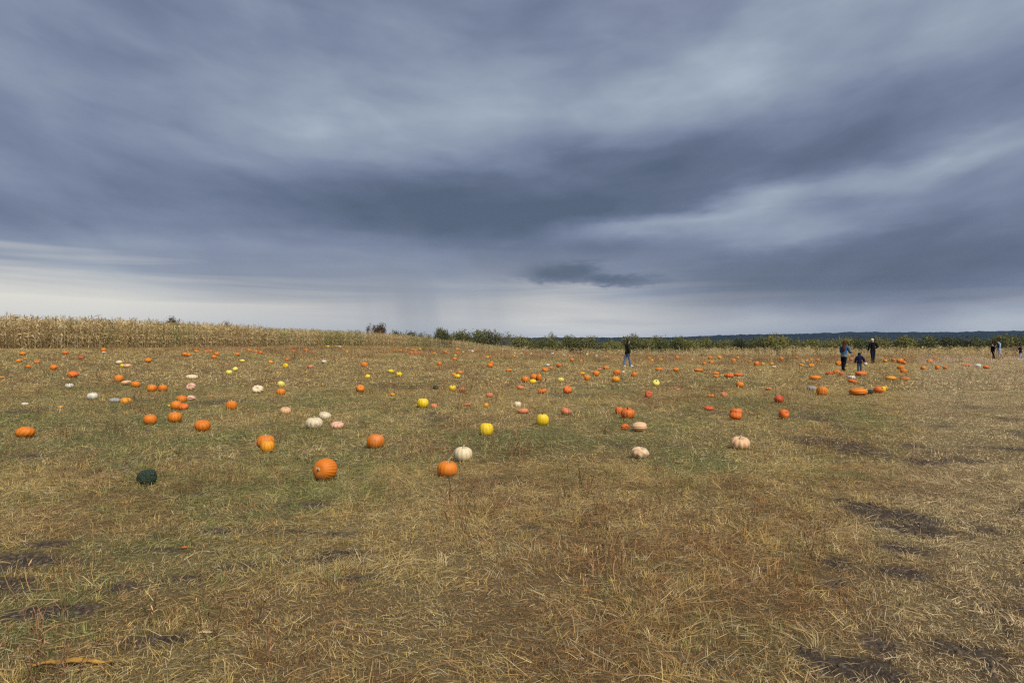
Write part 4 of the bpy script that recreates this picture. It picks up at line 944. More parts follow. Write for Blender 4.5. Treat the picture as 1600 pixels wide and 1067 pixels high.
    (4.074, 68.999, 0.375, 0.296, 'smooth', 'white', 0.0, 60.0, 0, 'third white pumpkin from the left in the far line left of the woman in green'),
    (4.94, 64.671, 0.303, 0.214, 'smooth', 'white', 12.0, 184.0, 0, 'fourth white pumpkin from the left in the far line left of the woman in green'),
    (5.267, 61.414, 0.288, 0.18, 'smooth', 'amber', -18.0, 145.0, 0, 'second yellow-orange pumpkin from the left in the far line left of the woman in green'),
    (7.721, 70.171, 0.303, 0.26, 'smooth', 'cream', 80.0, 239.0, 0, 'second cream pumpkin from the left in the far line left of the woman in green'),
    (7.582, 61.286, 0.345, 0.275, 'smooth', 'white', 0.0, 119.0, 0, 'fifth white pumpkin from the left in the far line left of the woman in green'),
    (8.864, 67.652, 0.254, 0.198, 'smooth', 'cream', 0.0, 70.0, 0, 'third cream pumpkin from the left in the far line left of the woman in green'),
    (8.289, 59.883, 0.337, 0.245, 'smooth', 'amber', -60.0, 335.0, 0, 'third yellow-orange pumpkin from the left in the far line left of the woman in green'),
    (7.84, 55.252, 0.259, 0.215, 'round', 'orange', -18.0, 87.0, 0, 'fourth orange pumpkin from the left in the far line left of the woman in green'),
    (4.045, 46.067, 0.302, 0.265, 'round', 'orange', -60.0, 52.0, 0, 'second orange pumpkin from the left in the far line left of the woman in green'),
    (4.434, 44.008, 0.235, 0.214, 'round', 'orange', 0.0, 100.0, 0, 'third orange pumpkin from the left in the far line left of the woman in green'),
    (10.753, 53.49, 0.316, 0.355, 'round', 'orange', 12.0, 122.0, 0, 'first orange pumpkin from the left in the far line right of the woman in green'),
    (10.208, 49.805, 0.313, 0.233, 'smooth', 'amber', 0.0, 81.0, 0, 'first yellow-orange pumpkin from the left in the far line right of the woman in green'),
    (11.033, 50.588, 0.356, 0.286, 'smooth', 'amber', 35.0, 193.0, 0, 'second yellow-orange pumpkin from the left in the far line right of the woman in green'),
    (14.22, 58.763, 0.33, 0.344, 'round', 'orange', 35.0, 337.0, 0, 'second orange pumpkin from the left in the far line right of the woman in green'),
    (14.87, 56.365, 0.158, 0.132, 'smooth', 'white', 80.0, 45.0, 0, 'first white pumpkin from the left in the far line right of the woman in green'),
    (17.418, 60.048, 0.377, 0.351, 'round', 'orange', -60.0, 149.0, 0, 'fourth orange pumpkin from the left in the far line right of the woman in green'),
    (18.745, 61.635, 0.387, 0.3, 'round', 'amber', -60.0, 240.0, 0, 'third yellow-orange pumpkin from the left in the far line right of the woman in green'),
    (12.582, 44.674, 0.276, 0.218, 'round', 'orange', 0.0, 318.0, 0, 'third orange pumpkin from the left in the far line right of the woman in green'),
    (13.664, 46.772, 0.316, 0.255, 'round', 'orange', 80.0, 359.0, 0, 'fifth orange pumpkin from the left in the far line right of the woman in green'),
    (16.401, 50.579, 0.332, 0.345, 'round', 'orange', 0.0, 51.0, 0, 'sixth orange pumpkin from the left in the far line right of the woman in green'),
    (20.38, 61.653, 0.347, 0.282, 'round', 'amber', 35.0, 193.0, 0, 'fourth yellow-orange pumpkin from the left in the far line right of the woman in green'),
    (20.541, 58.68, 0.286, 0.212, 'flat', 'white', 0.0, 317.0, 0, 'second white pumpkin from the left in the far line right of the woman in green'),
    (18.232, 52.434, 0.344, 0.164, 'flat', 'amber', 0.0, 19.0, 0, 'fifth yellow-orange pumpkin from the left in the far line right of the woman in green'),
    (15.692, 43.809, 0.37, 0.342, 'round', 'orange', 80.0, 211.0, 0, 'seventh orange pumpkin from the left in the far line right of the woman in green'),
    (16.999, 46.318, 0.217, 0.19, 'round', 'amber', 0.0, 62.0, 0, 'sixth yellow-orange pumpkin from the left in the far line right of the woman in green'),
    (22.064, 55.921, 0.351, 0.371, 'round', 'orange', 80.0, 276.0, 0, 'first orange pumpkin from the left far off, left of the woman with auburn hair'),
    (17.775, 46.714, 0.25, 0.209, 'smooth', 'amber', 80.0, 337.0, 0, 'first yellow-orange pumpkin from the left far off, left of the woman with auburn hair'),
    (15.404, 40.185, 0.264, 0.149, 'flat', 'white', 12.0, 193.0, 0, 'only white pumpkin far off, left of the woman with auburn hair'),
    (27.059, 64.838, 0.304, 0.202, 'round', 'orange', 12.0, 3.0, 0, 'second orange pumpkin from the left far off, left of the woman with auburn hair'),
    (22.785, 52.772, 0.312, 0.237, 'round', 'amber', 0.0, 23.0, 0, 'third yellow-orange pumpkin from the left far off, left of the woman with auburn hair'),
    (25.24, 57.667, 0.297, 0.236, 'round', 'orange', 0.0, 149.0, 0, 'third orange pumpkin from the left far off, left of the woman with auburn hair'),
    (24.319, 54.342, 0.321, 0.249, 'round', 'orange', 80.0, 305.0, 0, 'fourth orange pumpkin from the left far off, left of the woman with auburn hair'),
    (18.912, 44.596, 0.334, 0.183, 'flat', 'amber', 35.0, 85.0, 0, 'second yellow-orange pumpkin from the left far off, left of the woman with auburn hair'),
    (18.277, 42.394, 0.199, 0.14, 'flat', 'grey', 0.0, 240.0, 0, 'only grey pumpkin far off, left of the woman with auburn hair'),
    (18.426, 42.011, 0.331, 0.278, 'round', 'amber', -60.0, 145.0, 0, 'fourth yellow-orange pumpkin from the left far off, left of the woman with auburn hair'),
    (28.712, 52.521, 0.31, 0.246, 'round', 'amber', 0.0, 95.0, 0, 'only yellow-orange pumpkin far off, right of the white haired man'),
    (31.443, 56.291, 0.317, 0.258, 'round', 'orange', 80.0, 253.0, 0, 'first orange pumpkin from the left far off, right of the white haired man'),
    (28.554, 50.276, 0.457, 0.392, 'round', 'orange', -18.0, 110.0, 0, 'second orange pumpkin from the left far off, right of the white haired man'),
    (27.202, 47.387, 0.311, 0.277, 'round', 'redorange', 80.0, 133.0, 0, 'first red-orange pumpkin from the left far off, right of the white haired man'),
    (33.183, 57.58, 0.243, 0.208, 'round', 'redorange', -18.0, 275.0, 0, 'second red-orange pumpkin from the left far off, right of the white haired man'),
    (22.011, 38.679, 0.337, 0.26, 'round', 'orange', 12.0, 178.0, 0, 'third orange pumpkin from the left far off, right of the white haired man'),
    (19.725, 34.406, 0.322, 0.258, 'round', 'orange', 0.0, 282.0, 0, 'fourth orange pumpkin from the left far off, right of the white haired man'),
    (30.464, 49.817, 0.388, 0.301, 'round', 'orange', 0.0, 185.0, 0, 'sixth orange pumpkin from the left far off, right of the white haired man'),
    (38.176, 61.652, 0.387, 0.282, 'flat', 'redorange', -18.0, 57.0, 0, 'third red-orange pumpkin from the left far off, right of the white haired man'),
    (23.457, 38.943, 0.285, 0.224, 'round', 'orange', 0.0, 159.0, 0, 'fifth orange pumpkin from the left far off, right of the white haired man'),
    (24.276, 38.962, 0.248, 0.266, 'round', 'orange', 0.0, 314.0, 0, 'seventh orange pumpkin from the left far off, right of the white haired man'),
    (25.336, 39.913, 0.251, 0.202, 'round', 'orange', 12.0, 203.0, 0, 'eighth orange pumpkin from the left far off, right of the white haired man'),
]
PUMP_XY = np.array([(p[0], p[1], p[2] * .38) for p in PUMPKINS]) if PUMPKINS else np.zeros((0, 3))
STRAW = np.array([(.56, .420, .165), (.65, .515, .255), (.48, .340, .122), (.56, .415, .135), (.43, .285, .105)])
GREEN = np.array([(.25, .260, .080), (.34, .325, .120), (.41, .370, .150), (.185, .200, .064)])
RUST = np.array([(.41, .245, .092), (.33, .185, .074), (.45, .285, .110), (.27, .140, .064)])
def pick_tint(x, y, gbias=0.0, rbias=0.0, coh=0.0):
    """clump colour: straw, green or rust, by the patches of the field"""
    n = len(x); u = rng.random(n)
    if coh: u = np.clip(coh * (vnoise(x / .13, y / .13, 201) * 1.3 - .15) + (1 - coh) * u, 0, 1)
    g = np.clip(green_field(x, y) + gbias, 0, .92); r = np.clip(rust_field(x, y) + rbias, 0, .85) * (1 - g)
    c = STRAW[rng.integers(0, len(STRAW), n)]
    c = np.where((u < g)[:, None], GREEN[rng.integers(0, len(GREEN), n)], c)
    c = np.where(((u >= g) & (u < g + r))[:, None], RUST[rng.integers(0, len(RUST), n)], c)
    pf = (path_field(x, y) * rng.random(n) ** .6)[:, None]                 # trampled straw on the path
    c = c * (1 - pf) + np.array((.72, .575, .33)) * pf
    return c * (.42 + 1.12 * rng.random((n, 1)) ** .85)
def spots(n_per_m2, y0, y1, xk, xpad, bare_cut, mask=None):
    area = (y1 - y0) * (xk * (y0 + y1) + 2 * xpad)
    n = int(n_per_m2 * area)
    y = (np.sqrt(rng.uniform((xk * y0 + xpad) ** 2, (xk * y1 + xpad) ** 2, n)) - xpad) / xk
    x = rng.uniform(-1, 1, n) * (xk * y + xpad)
    keep = (rng.random(n) > bare_field(x, y) * bare_cut) & (rng.random(n) < .35 + 1.3 * fbm(x / .34, y / .34, 211, 3))
    if mask is not None: keep &= mask(x, y)
    x, y = x[keep], y[keep]
    keep = np.ones(len(x), bool)
    for (px_, py_, pr) in PUMP_XY:            # nothing grows inside a pumpkin
        if y0 - 1 < py_ < y1 + 1: keep &= ((x - px_) ** 2 + (y - py_) ** 2) > pr * pr
    return x[keep], y[keep]
def blades(x, y, L, lean, bend, w, tint, z0=0.0, ang=None, segs=2):
    """vectorised grass blades -> (vertices, triangles, colours)"""
    n = len(x); ang = rng.uniform(0, 6.283, n) if ang is None else ang
    base = np.c_[x, y, height(x, y) - .004 + z0]
    ca, sa = np.cos(ang), np.sin(ang)
    d = lambda th: np.c_[ca * np.sin(th), sa * np.sin(th), np.cos(th)]
    side = np.c_[-sa, ca, rng.uniform(-.6, .6, n)]; side /= np.linalg.norm(side, axis=1)[:, None]
    hw = side * (w / 2)[:, None]
    floor = height(x, y) + .003
    if segs == 1:
        tip = base + d(lean + bend * .5) * L[:, None]; tip[:, 2] = np.maximum(tip[:, 2], floor)
        V = np.stack([base - hw, base + hw, tip], 1); T = np.array([[0, 1, 2]]); k = 3
    else:
        mid = base + d(lean) * (L * .52)[:, None]; mid[:, 2] = np.maximum(mid[:, 2], floor + .004)
        tip = mid + d(lean + bend) * (L * .48)[:, None]; tip[:, 2] = np.maximum(tip[:, 2], floor)
        V = np.stack([base - hw, base + hw, mid - hw * .85, mid + hw * .85, tip], 1); T = np.array([[0, 1, 3], [0, 3, 2], [2, 3, 4]]); k = 5
    F = (np.arange(n) * k)[:, None, None] + T[None]
    return V.reshape(-1, 3), F.reshape(-1, 3), np.repeat(tint, k, 0)
def grass_object(parts, label):
    off = 0; Vs, Fs, Cs = [], [], []
    for V, F, C in parts: Vs.append(V); Fs.append(F + off); Cs.append(C); off += len(V)
    V, F, C = np.concatenate(Vs), np.concatenate(Fs), np.concatenate(Cs)
    me = bpy.data.meshes.new("grass")
    me.vertices.add(len(V)); me.vertices.foreach_set('co', V.astype(np.float32).ravel())
    me.loops.add(F.size); me.loops.foreach_set('vertex_index', F.astype(np.int32).ravel())
    me.polygons.add(len(F)); me.polygons.foreach_set('loop_start', np.arange(0, F.size, 3, dtype=np.int32))
    me.update(calc_edges=True)
    set_attr(me, 'tint', np.c_[C, np.ones(len(C))], 'FLOAT_COLOR')
    me.materials.append(grass_mat)
    tag(link("grass", me), label, 'grass', kind='stuff')
U = lambda a, b, n: rng.uniform(a, b, n)
def size_field(x, y): return (1 - .45 * path_field(x, y)) * (0.40 + 1.2 * fbm(x / .8, y / .8, 81, 4))
def lying(dens, y0, y1, pad, l0, l1, w, segs, gb=-.25):
    x, y = spots(dens, y0, y1, .75, pad, .84); n = len(x)
    flow = fbm(x / .5, y / .5, 207, 2) * 12.0 + rng.normal(0, .8, n)
    c = pick_tint(x, y, gb, 0, .3); bl = rng.random(n) < .10; c[bl] = np.array((.62, .53, .35)) * U(.8, 1.1, (bl.sum()))[:, None]
    return blades(x, y, U(l0, l1, n) * size_field(x, y), np.clip(rng.normal(1.38, .16, n), .9, 1.56), U(-.1, .45, n), w * U(.6, 1.3, n), c, U(0, .035, n), flow, segs)
def short(dens, y0, y1, pad, l0, l1, w, segs, gb=0.0):
    x, y = spots(dens, y0, y1, .75, pad, .95); n = len(x)
    return blades(x, y, U(l0, l1, n) * size_field(x, y), np.abs(rng.normal(.60, .38, n)), U(.2, 1.2, n), w * U(.6, 1.3, n), pick_tint(x, y, gb, 0, .5), 0.0, None, segs)
def tufts(dens, y0, y1, pad, per, rad, l0, l1, w, segs, gb=.1, mask=None):
    cx, cy = spots(dens, y0, y1, .75, pad, 1.0, mask); m = len(cx)
    c = pick_tint(cx, cy, gb, -.1); k = U(.6, 1.25, m); r = np.repeat(np.arange(m), per); n = len(r)
    a = U(0, 6.283, n); q = rad * np.sqrt(rng.random(n)) * k[r]
    x, y = cx[r] + q * np.cos(a), cy[r] + q * np.sin(a)
    return blades(x, y, U(l0, l1, n) * k[r] * size_field(cx, cy)[r], np.abs(rng.normal(.5, .3, n)), U(.3, 1.6, n), w * U(.6, 1.3, n), c[r] * U(.65, 1.25, n)[:, None], 0.0, a + rng.normal(0, .9, n), segs)
green_spot = lambda x, y: fbm(x / 1.1, y / 1.5, 83, 4) > .44
def skirts(y0, y1, w, segs, per):
    """grass standing up against the fruit"""
    P_ = np.array([(p[0], p[1], p[2]) for p in PUMPKINS if y0 <= p[1] < y1])
    r = np.repeat(np.arange(len(P_)), per); n = len(r); a = U(0, 6.283, n); q = P_[r, 2] * U(.40, .60, n)
    x, y = P_[r, 0] + q * np.cos(a), P_[r, 1] + q * np.sin(a)
    return blades(x, y, U(.04, .12, n), np.abs(rng.normal(.35, .25, n)), U(.1, .9, n), w * U(.6, 1.3, n), pick_tint(x, y, .05, 0, .3), 0.0, None, segs)
grass_object([lying(2000, 2.4, 9, 1.6, .035, .115, .0024, 2), lying(260, 2.4, 9, 1.6, .10, .22, .0034, 2), short(2800, 2.4, 9, 1.6, .025, .068, .0024, 2), tufts(24, 2.4, 9, 1.6, 22, .05, .05, .16, .0030, 2, .12, green_spot), skirts(0, 9.5, .0035, 2, 90)],
             "short dry grass and cut straw covering the near field")
grass_object([lying(480, 9, 22, 2.0, .06, .17, .0070, 1), short(640, 9, 22, 2.0, .03, .09, .0070, 1, .06), tufts(7, 9, 22, 2.0, 18, .10, .08, .20, .0085, 1, .16, green_spot), skirts(9.5, 24, .007, 1, 60)],
             "tufted dry grass across the middle of the field")
grass_object([lying(50, 22, 72, 5, .12, .35, .024, 1, -.2), short(75, 22, 72, 5, .06, .15, .024, 1), short(30, 72, 114, 1, .10, .22, .04, 1, -.1), skirts(24, 60, .014, 1, 22)],
             "thin pale grass on the far side of the field")
def soil_clods():
    x, y = spots(520, 2.4, 9.5, .75, 1.5, 0.0, lambda x, y: rng.random(len(x)) < bare_field(x, y) ** 1.3); n = len(x)
    s = .006 + .022 * rng.random(n) ** 3
    o = np.array([(1, 0, 0), (0, 1, 0), (-1, 0, 0), (0, -1, 0), (0, 0, .8), (.5, .5, .6), (-.5, .5, .5), (-.5, -.5, .6), (.5, -.5, .5)], float)
    f = np.array([(0, 1, 5), (1, 2, 6), (2, 3, 7), (3, 0, 8), (0, 5, 8), (1, 6, 5), (2, 7, 6), (3, 8, 7), (5, 6, 4), (6, 7, 4), (7, 8, 4), (8, 5, 4)])
    V = o[None] * rng.uniform(.6, 1.4, (n, 9, 3)) * s[:, None, None] + np.c_[x, y, height(x, y) - s * .2][:, None]
    F = (np.arange(n) * 9)[:, None, None] + f[None]
    me = bpy.data.meshes.new("soil_clods"); V = V.reshape(-1, 3); F = F.reshape(-1, 3)
    me.vertices.add(len(V)); me.vertices.foreach_set('co', V.astype(np.float32).ravel())
    me.loops.add(F.size); me.loops.foreach_set('vertex_index', F.astype(np.int32).ravel())
    me.polygons.add(len(F)); me.polygons.foreach_set('loop_start', np.arange(0, F.size, 3, dtype=np.int32))
    me.update(calc_edges=True); me.materials.append(plain("soil_crumbs", (.090, .068, .050), .95, .45, 30))
    tag(link("soil_clods", me), "crumbs of dark soil on the bare patches", 'soil', kind='stuff')
soil_clods()
def zone(n_per_m2, y0, y1, xk, xpad, sets, s_lo, s_hi, bare_cut, gbias=0.0, rbias=0.0, mask=None):
    x, y = spots(n_per_m2, y0, y1, xk, xpad, bare_cut, mask); n = len(x)
    s = rng.uniform(s_lo, s_hi, n)
    return (np.c_[x, y, height(x, y) - .006], np.c_[rng.normal(0, .08, n), rng.normal(0, .08, n), rng.uniform(0, 6.283, n)],
            np.c_[s, s, s * rng.uniform(.8, 1.2, n)], np.array(sets)[rng.integers(0, len(sets), n)], pick_tint(x, y, gbias, rbias))
def joined(zs): return [np.concatenate([z[i] for z in zs]) for i in range(5)]
def weed_mask(x, y):
    z1 = (y > 44) & (x < 14) & (x > -32); z2 = (y > 50) & (x > 12)
    n = fbm(x / 4, y / 4, 87, 3)
    return (z1 & (n > .46)) | (z2 & (n > .50)) | (n > .66)
wd = joined([
    zone(7, 2.0, 12, .9, 1, [0, 1, 2], .5, 1.1, .5, -.9, .6, lambda x, y: fbm(x / 1.3, y / 1.3, 89, 3) > .50),
    zone(2.2, 12, 36, .85, 2, [0, 1, 2], .8, 1.6, .5, -.9, .5, lambda x, y: fbm(x / 2.3, y / 2.3, 89, 3) > .52),
    zone(.9, 36, 84, .80, 4, [3, 4, 5], .40, .8, .3, -.3, .25, weed_mask)])
wd[4] = wd[4] * np.array((.88, .84, .95))
scatter("weeds", GRASS, *wd, "thin reddish dry weeds scattered through the grass", 'weeds')

# ------------------------------------------------------------------ pumpkins
def pumpkin_mesh(name, seed, ribs, depth, flat, crown=.16, lump=0.0, nu=44, nv=22, pear=0.0, width=1.0):
    """ribbed squash of width 1, resting on z=0; `rib` marks the grooves"""
    r = random.Random(seed); v, f, rb = [], [], []
    ph = [r.uniform(-.12, .12) for _ in range(ribs + 1)]
    for j in range(nv + 1):
        th = math.pi * j / nv
        for i in range(nu):
            a = 2 * math.pi * i / nu
            u = a * ribs / (2 * math.pi); k = int(u) % ribs
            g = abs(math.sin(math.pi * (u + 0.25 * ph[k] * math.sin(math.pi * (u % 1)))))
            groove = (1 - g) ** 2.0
            rad = math.sin(th) ** .86 if 0 < th < math.pi else 0.0
            rr = .5 * rad * (1 - 1.25 * depth * groove * (0.45 + .55 * math.sin(th)))
            z = math.cos(th)
            z = math.copysign(abs(z) ** .92, z) * .5 * flat
            # the ends dip in around stem and blossom
            z -= math.copysign(crown * flat * math.exp(-(rr / .15) ** 2), z) * (1.0 if z > 0 else .6)
            rr *= 1 + pear * (z / flat)
            x, y = rr * math.cos(a) * width, rr * math.sin(a)
            if lump:
                q = mnoise.noise(Vector((x * 5 + seed, y * 5, z * 5))); s = 1 + lump * q; x *= s; y *= s; z *= s
            big = mnoise.noise(Vector((x * 1.7 + seed * 3, y * 1.7, z * 1.7))) * .07
            x *= 1 + big; y *= 1 + big; z *= 1 + big
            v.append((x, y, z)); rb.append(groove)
    for j in range(nv):
        for i in range(nu):
            a = j * nu + i; b = j * nu + (i + 1) % nu
            f.append((a, b, b + nu, a + nu)) if 0 < j < nv - 1 else f.append((a, b, b + nu, a + nu))
    zmin = min(p[2] for p in v)
    me = mesh_np(name, [(p[0], p[1], p[2]) for p in v], [q[::-1] for q in f], None, True)
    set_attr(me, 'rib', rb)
    return me
def stem_mesh(name, seed, L, r0, bend):
    S = Strips(); r = random.Random(seed); a = r.random() * 6.283
    pts = []; p = Vector((0, 0, -.02)); th = .1
    for k in range(5):
        pts.append(p.copy()); p = p + Vector((math.cos(a) * math.sin(th), math.sin(a) * math.sin(th), math.cos(th))) * L / 4; th += bend / 4
    n = 10; i0 = 0
    for k, q in enumerate(pts):
        rad = r0 * (1.75, 1.05, .85, .85, 1.05)[k]
        for j in range(n):
            aa = 6.283 * j / n; rr = rad * (1 + (.22 if j % 2 else -.12))
            S.v.append((q.x + rr * math.cos(aa), q.y + rr * math.sin(aa), q.z)); S.b.append(.5)
    for k in range(4):
        for j in range(n):
            a_ = k * n + j; b_ = k * n + (j + 1) % n
            S.f.append((a_, b_, b_ + n, a_ + n))
    S.f.append(tuple(4 * n + j for j in range(n)))
    me = S.mesh(name, stem_mat)
    return me
stem_mat = plain("pumpkin_stem", (0.46, 0.39, 0.22), 0.85, .25, 40)
stem_dark = plain("pumpkin_stem_dark", (0.07, 0.06, 0.035), 0.85, .25, 40)
def rind(name, c, c2, spots=None, spot_amt=0.0, rough=.56, warty=False, dirty=.6):
    m, nt, out = new_mat(name)
    p = principled(nt, out, rough, .35)
    tc = node(nt, 'ShaderNodeTexCoord'); oi = node(nt, 'ShaderNodeObjectInfo')
    rnd = N(nt, oi.outputs['Random'])
    vadd = node(nt, 'ShaderNodeVectorMath', operation='ADD'); nt.links.new(tc.outputs['Object'], vadd.inputs[0])
    nt.links.new(combine(nt, rnd * 37.0, rnd * 11.0, rnd * 5.0), vadd.inputs[1]); pos = vadd.outputs[0]
    n1 = noise_tex(nt, pos, 3.0, 4, .6); n2 = noise_tex(nt, pos, 22.0, 4, .65)
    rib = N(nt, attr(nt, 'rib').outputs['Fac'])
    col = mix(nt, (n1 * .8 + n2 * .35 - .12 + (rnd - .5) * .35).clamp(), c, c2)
    col = mix(nt, rib * .42, col, tuple(v * .55 for v in c))  # darker groove colour: partly rind, partly shade painted in to show the ribs
    if spots:
        sp = noise_tex(nt, pos, 4.2, 6, .7, .6)
        col = mix(nt, ((sp - (1 - spot_amt)) * 9.0).clamp() * .85, col, spots)
    pale = noise_tex(nt, pos, 1.1, 2, .5)
    col = mix(nt, ((pale - .58) * 6.0).clamp() * .16, col, tuple(min(.8, v * .6 + .26) for v in c2))     # sun-bleached side
    d = noise_tex(nt, pos, 11.0, 6, .75)
    col = mix(nt, ((d - .56) * 5.0).clamp() * dirty, col, (.20, .13, .07))
    nt.links.new(col, p.inputs['Base Color'])
    b = node(nt, 'ShaderNodeBump'); b.inputs['Strength'].default_value = .9 if warty else .18; b.inputs['Distance'].default_value = .02
    if warty:
        vo = node(nt, 'ShaderNodeTexVoronoi'); vo.inputs['Scale'].default_value = 13; nt.links.new(pos, vo.inputs['Vector'])
        nt.links.new((N(nt, vo.outputs[0]) * -1.0 + n2 * .4).s, b.inputs['Height'])
    else: nt.links.new(n2.s, b.inputs['Height'])
    nt.links.new(b.outputs[0], p.inputs['Normal'])
    return m
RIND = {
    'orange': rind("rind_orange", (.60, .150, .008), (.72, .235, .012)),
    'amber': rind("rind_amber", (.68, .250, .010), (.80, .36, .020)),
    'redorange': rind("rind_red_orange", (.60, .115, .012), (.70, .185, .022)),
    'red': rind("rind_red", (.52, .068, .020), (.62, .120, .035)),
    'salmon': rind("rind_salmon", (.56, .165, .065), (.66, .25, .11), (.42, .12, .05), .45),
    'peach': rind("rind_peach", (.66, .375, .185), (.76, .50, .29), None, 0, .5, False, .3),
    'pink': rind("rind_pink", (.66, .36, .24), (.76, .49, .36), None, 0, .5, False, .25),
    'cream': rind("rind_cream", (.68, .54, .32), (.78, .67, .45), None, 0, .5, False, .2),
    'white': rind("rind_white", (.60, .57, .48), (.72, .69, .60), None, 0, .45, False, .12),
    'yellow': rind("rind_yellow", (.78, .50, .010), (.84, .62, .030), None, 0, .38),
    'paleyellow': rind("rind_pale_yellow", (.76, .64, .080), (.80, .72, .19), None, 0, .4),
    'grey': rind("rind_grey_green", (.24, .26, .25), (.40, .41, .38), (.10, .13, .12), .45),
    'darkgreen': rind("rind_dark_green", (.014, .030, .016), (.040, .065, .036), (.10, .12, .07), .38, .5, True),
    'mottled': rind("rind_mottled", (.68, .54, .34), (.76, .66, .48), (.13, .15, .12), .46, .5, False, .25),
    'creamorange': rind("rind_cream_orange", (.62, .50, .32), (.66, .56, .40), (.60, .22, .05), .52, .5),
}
SHAPES = {
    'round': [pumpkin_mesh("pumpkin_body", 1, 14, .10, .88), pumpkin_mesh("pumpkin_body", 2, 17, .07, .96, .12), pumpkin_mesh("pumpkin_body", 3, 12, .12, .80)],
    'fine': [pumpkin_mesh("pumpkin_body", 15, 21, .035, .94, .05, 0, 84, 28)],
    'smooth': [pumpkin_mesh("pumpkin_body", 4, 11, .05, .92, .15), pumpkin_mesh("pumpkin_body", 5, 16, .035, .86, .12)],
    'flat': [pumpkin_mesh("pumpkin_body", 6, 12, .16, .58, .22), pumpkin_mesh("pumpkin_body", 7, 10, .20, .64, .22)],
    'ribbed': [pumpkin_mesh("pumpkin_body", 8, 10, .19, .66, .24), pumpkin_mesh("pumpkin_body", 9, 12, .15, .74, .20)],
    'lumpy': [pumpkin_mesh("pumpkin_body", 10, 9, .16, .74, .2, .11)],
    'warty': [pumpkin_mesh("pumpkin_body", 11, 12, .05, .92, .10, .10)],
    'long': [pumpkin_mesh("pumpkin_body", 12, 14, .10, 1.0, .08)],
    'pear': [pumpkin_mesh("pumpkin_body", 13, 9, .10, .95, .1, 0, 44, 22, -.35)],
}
STEMS = [stem_mesh("pumpkin_stem", 1, .27, .045, .6), stem_mesh("pumpkin_stem", 2, .46, .042, 1.0), stem_mesh("pumpkin_stem", 3, .19, .050, .4)]
PGROUP = 'pumpkins and squashes lying in the field'
for k, (x, y, w, h, shape, col, tilt, az_, stem_k, label) in enumerate(PUMPKINS):
    bodies = SHAPES[shape]; me = bodies[k % len(bodies)]
    if not me.materials: me.materials.append(RIND['orange'])
    rot = Euler((R(tilt), 0, R(az_)), 'XYZ') if shape != 'long' else Euler((R(86), 0, R(az_)), 'XYZ')
    # scale so that the standing shape is w wide and h high as it lies
    co = np.array([vv.co for vv in me.vertices]); M = np.array(rot.to_matrix())
    q = co @ M.T; ext = q.max(0) - q.min(0)
    sx = w / ext[0]; sz = h / ext[2]
    s_all = sx; q2 = q.copy(); q2[:, 2] *= sz / sx
    zmin = q2[:, 2].min() * s_all
    root = bpy.data.objects.new("pumpkin", None); COL.objects.link(root)
    root.location = (x, y, hz(x, y) - zmin - 0.03 * h); root.scale = (s_all, s_all, s_all * sz / sx)
    root.empty_display_size = .1
    tag(root, label, 'pumpkin', PGROUP)
    b = link("body", me, root); b.rotation_euler = rot
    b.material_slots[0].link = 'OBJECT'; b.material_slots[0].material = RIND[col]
    if stem_k:
        st = link("stem", STEMS[(stem_k - 1) % 3], root)
        top = max((vv.co.z for vv in me.vertices if vv.co.x ** 2 + vv.co.y ** 2 < .004), default=.3)
        st.matrix_parent_inverse = Matrix()
        st.rotation_euler = rot; st.location = rot.to_matrix() @ Vector((0, 0, top))
        st.material_slots[0].link = 'OBJECT'
        st.material_slots[0].material = stem_dark if col in ('yellow', 'paleyellow', 'redorange') and stem_k == 3 else stem_mat
# ------------------------------------------------------------------ people
def skin_body(J, E, rad, name):
    me = bpy.data.meshes.new(name)
    names = list(J); ix = {n: i for i, n in enumerate(names)}
    me.from_pydata([tuple(J[n]) for n in names], [(ix[a], ix[b]) for a, b in E], [])
    o = bpy.data.objects.new(name, me); COL.objects.link(o)
    sk = o.modifiers.new('skin', 'SKIN')
    sk.use_smooth_shade = True
    for n, i in ix.items():
        sv = me.skin_vertices[0].data[i]; r = rad[n]; sv.radius = r if isinstance(r, tuple) else (r, r)
        sv.use_root = (n == 'pelvis')
    sb = o.modifiers.new('sub', 'SUBSURF'); sb.levels = 2; sb.render_levels = 2
    dg = bpy.context.evaluated_depsgraph_get(); dg.update()
    out = bpy.data.meshes.new_from_object(o.evaluated_get(dg))
    bpy.data.objects.remove(o)
    out.name = name
    return out
def shell(me, keep, off, mat, name):
    """garment: the body's surface over some limbs, moved outwards"""
    bm = bmesh.new(); bm.from_mesh(me); bm.normal_update()
    nrm = [v.normal.copy() for v in bm.verts]
    bmesh.ops.delete(bm, geom=[f for i, f in enumerate(list(bm.faces)) if not keep[i]], context='FACES')
    for v in bm.verts: v.co += v.normal * off
    o = bpy.data.meshes.new(name); bm.to_mesh(o); bm.free()
    o.materials.clear(); o.materials.append(mat)
    o.polygons.foreach_set('use_smooth', [True] * len(o.polygons))
    return o
skin_m = plain("skin", (.52, .32, .23), .55, .05, 30, .3)
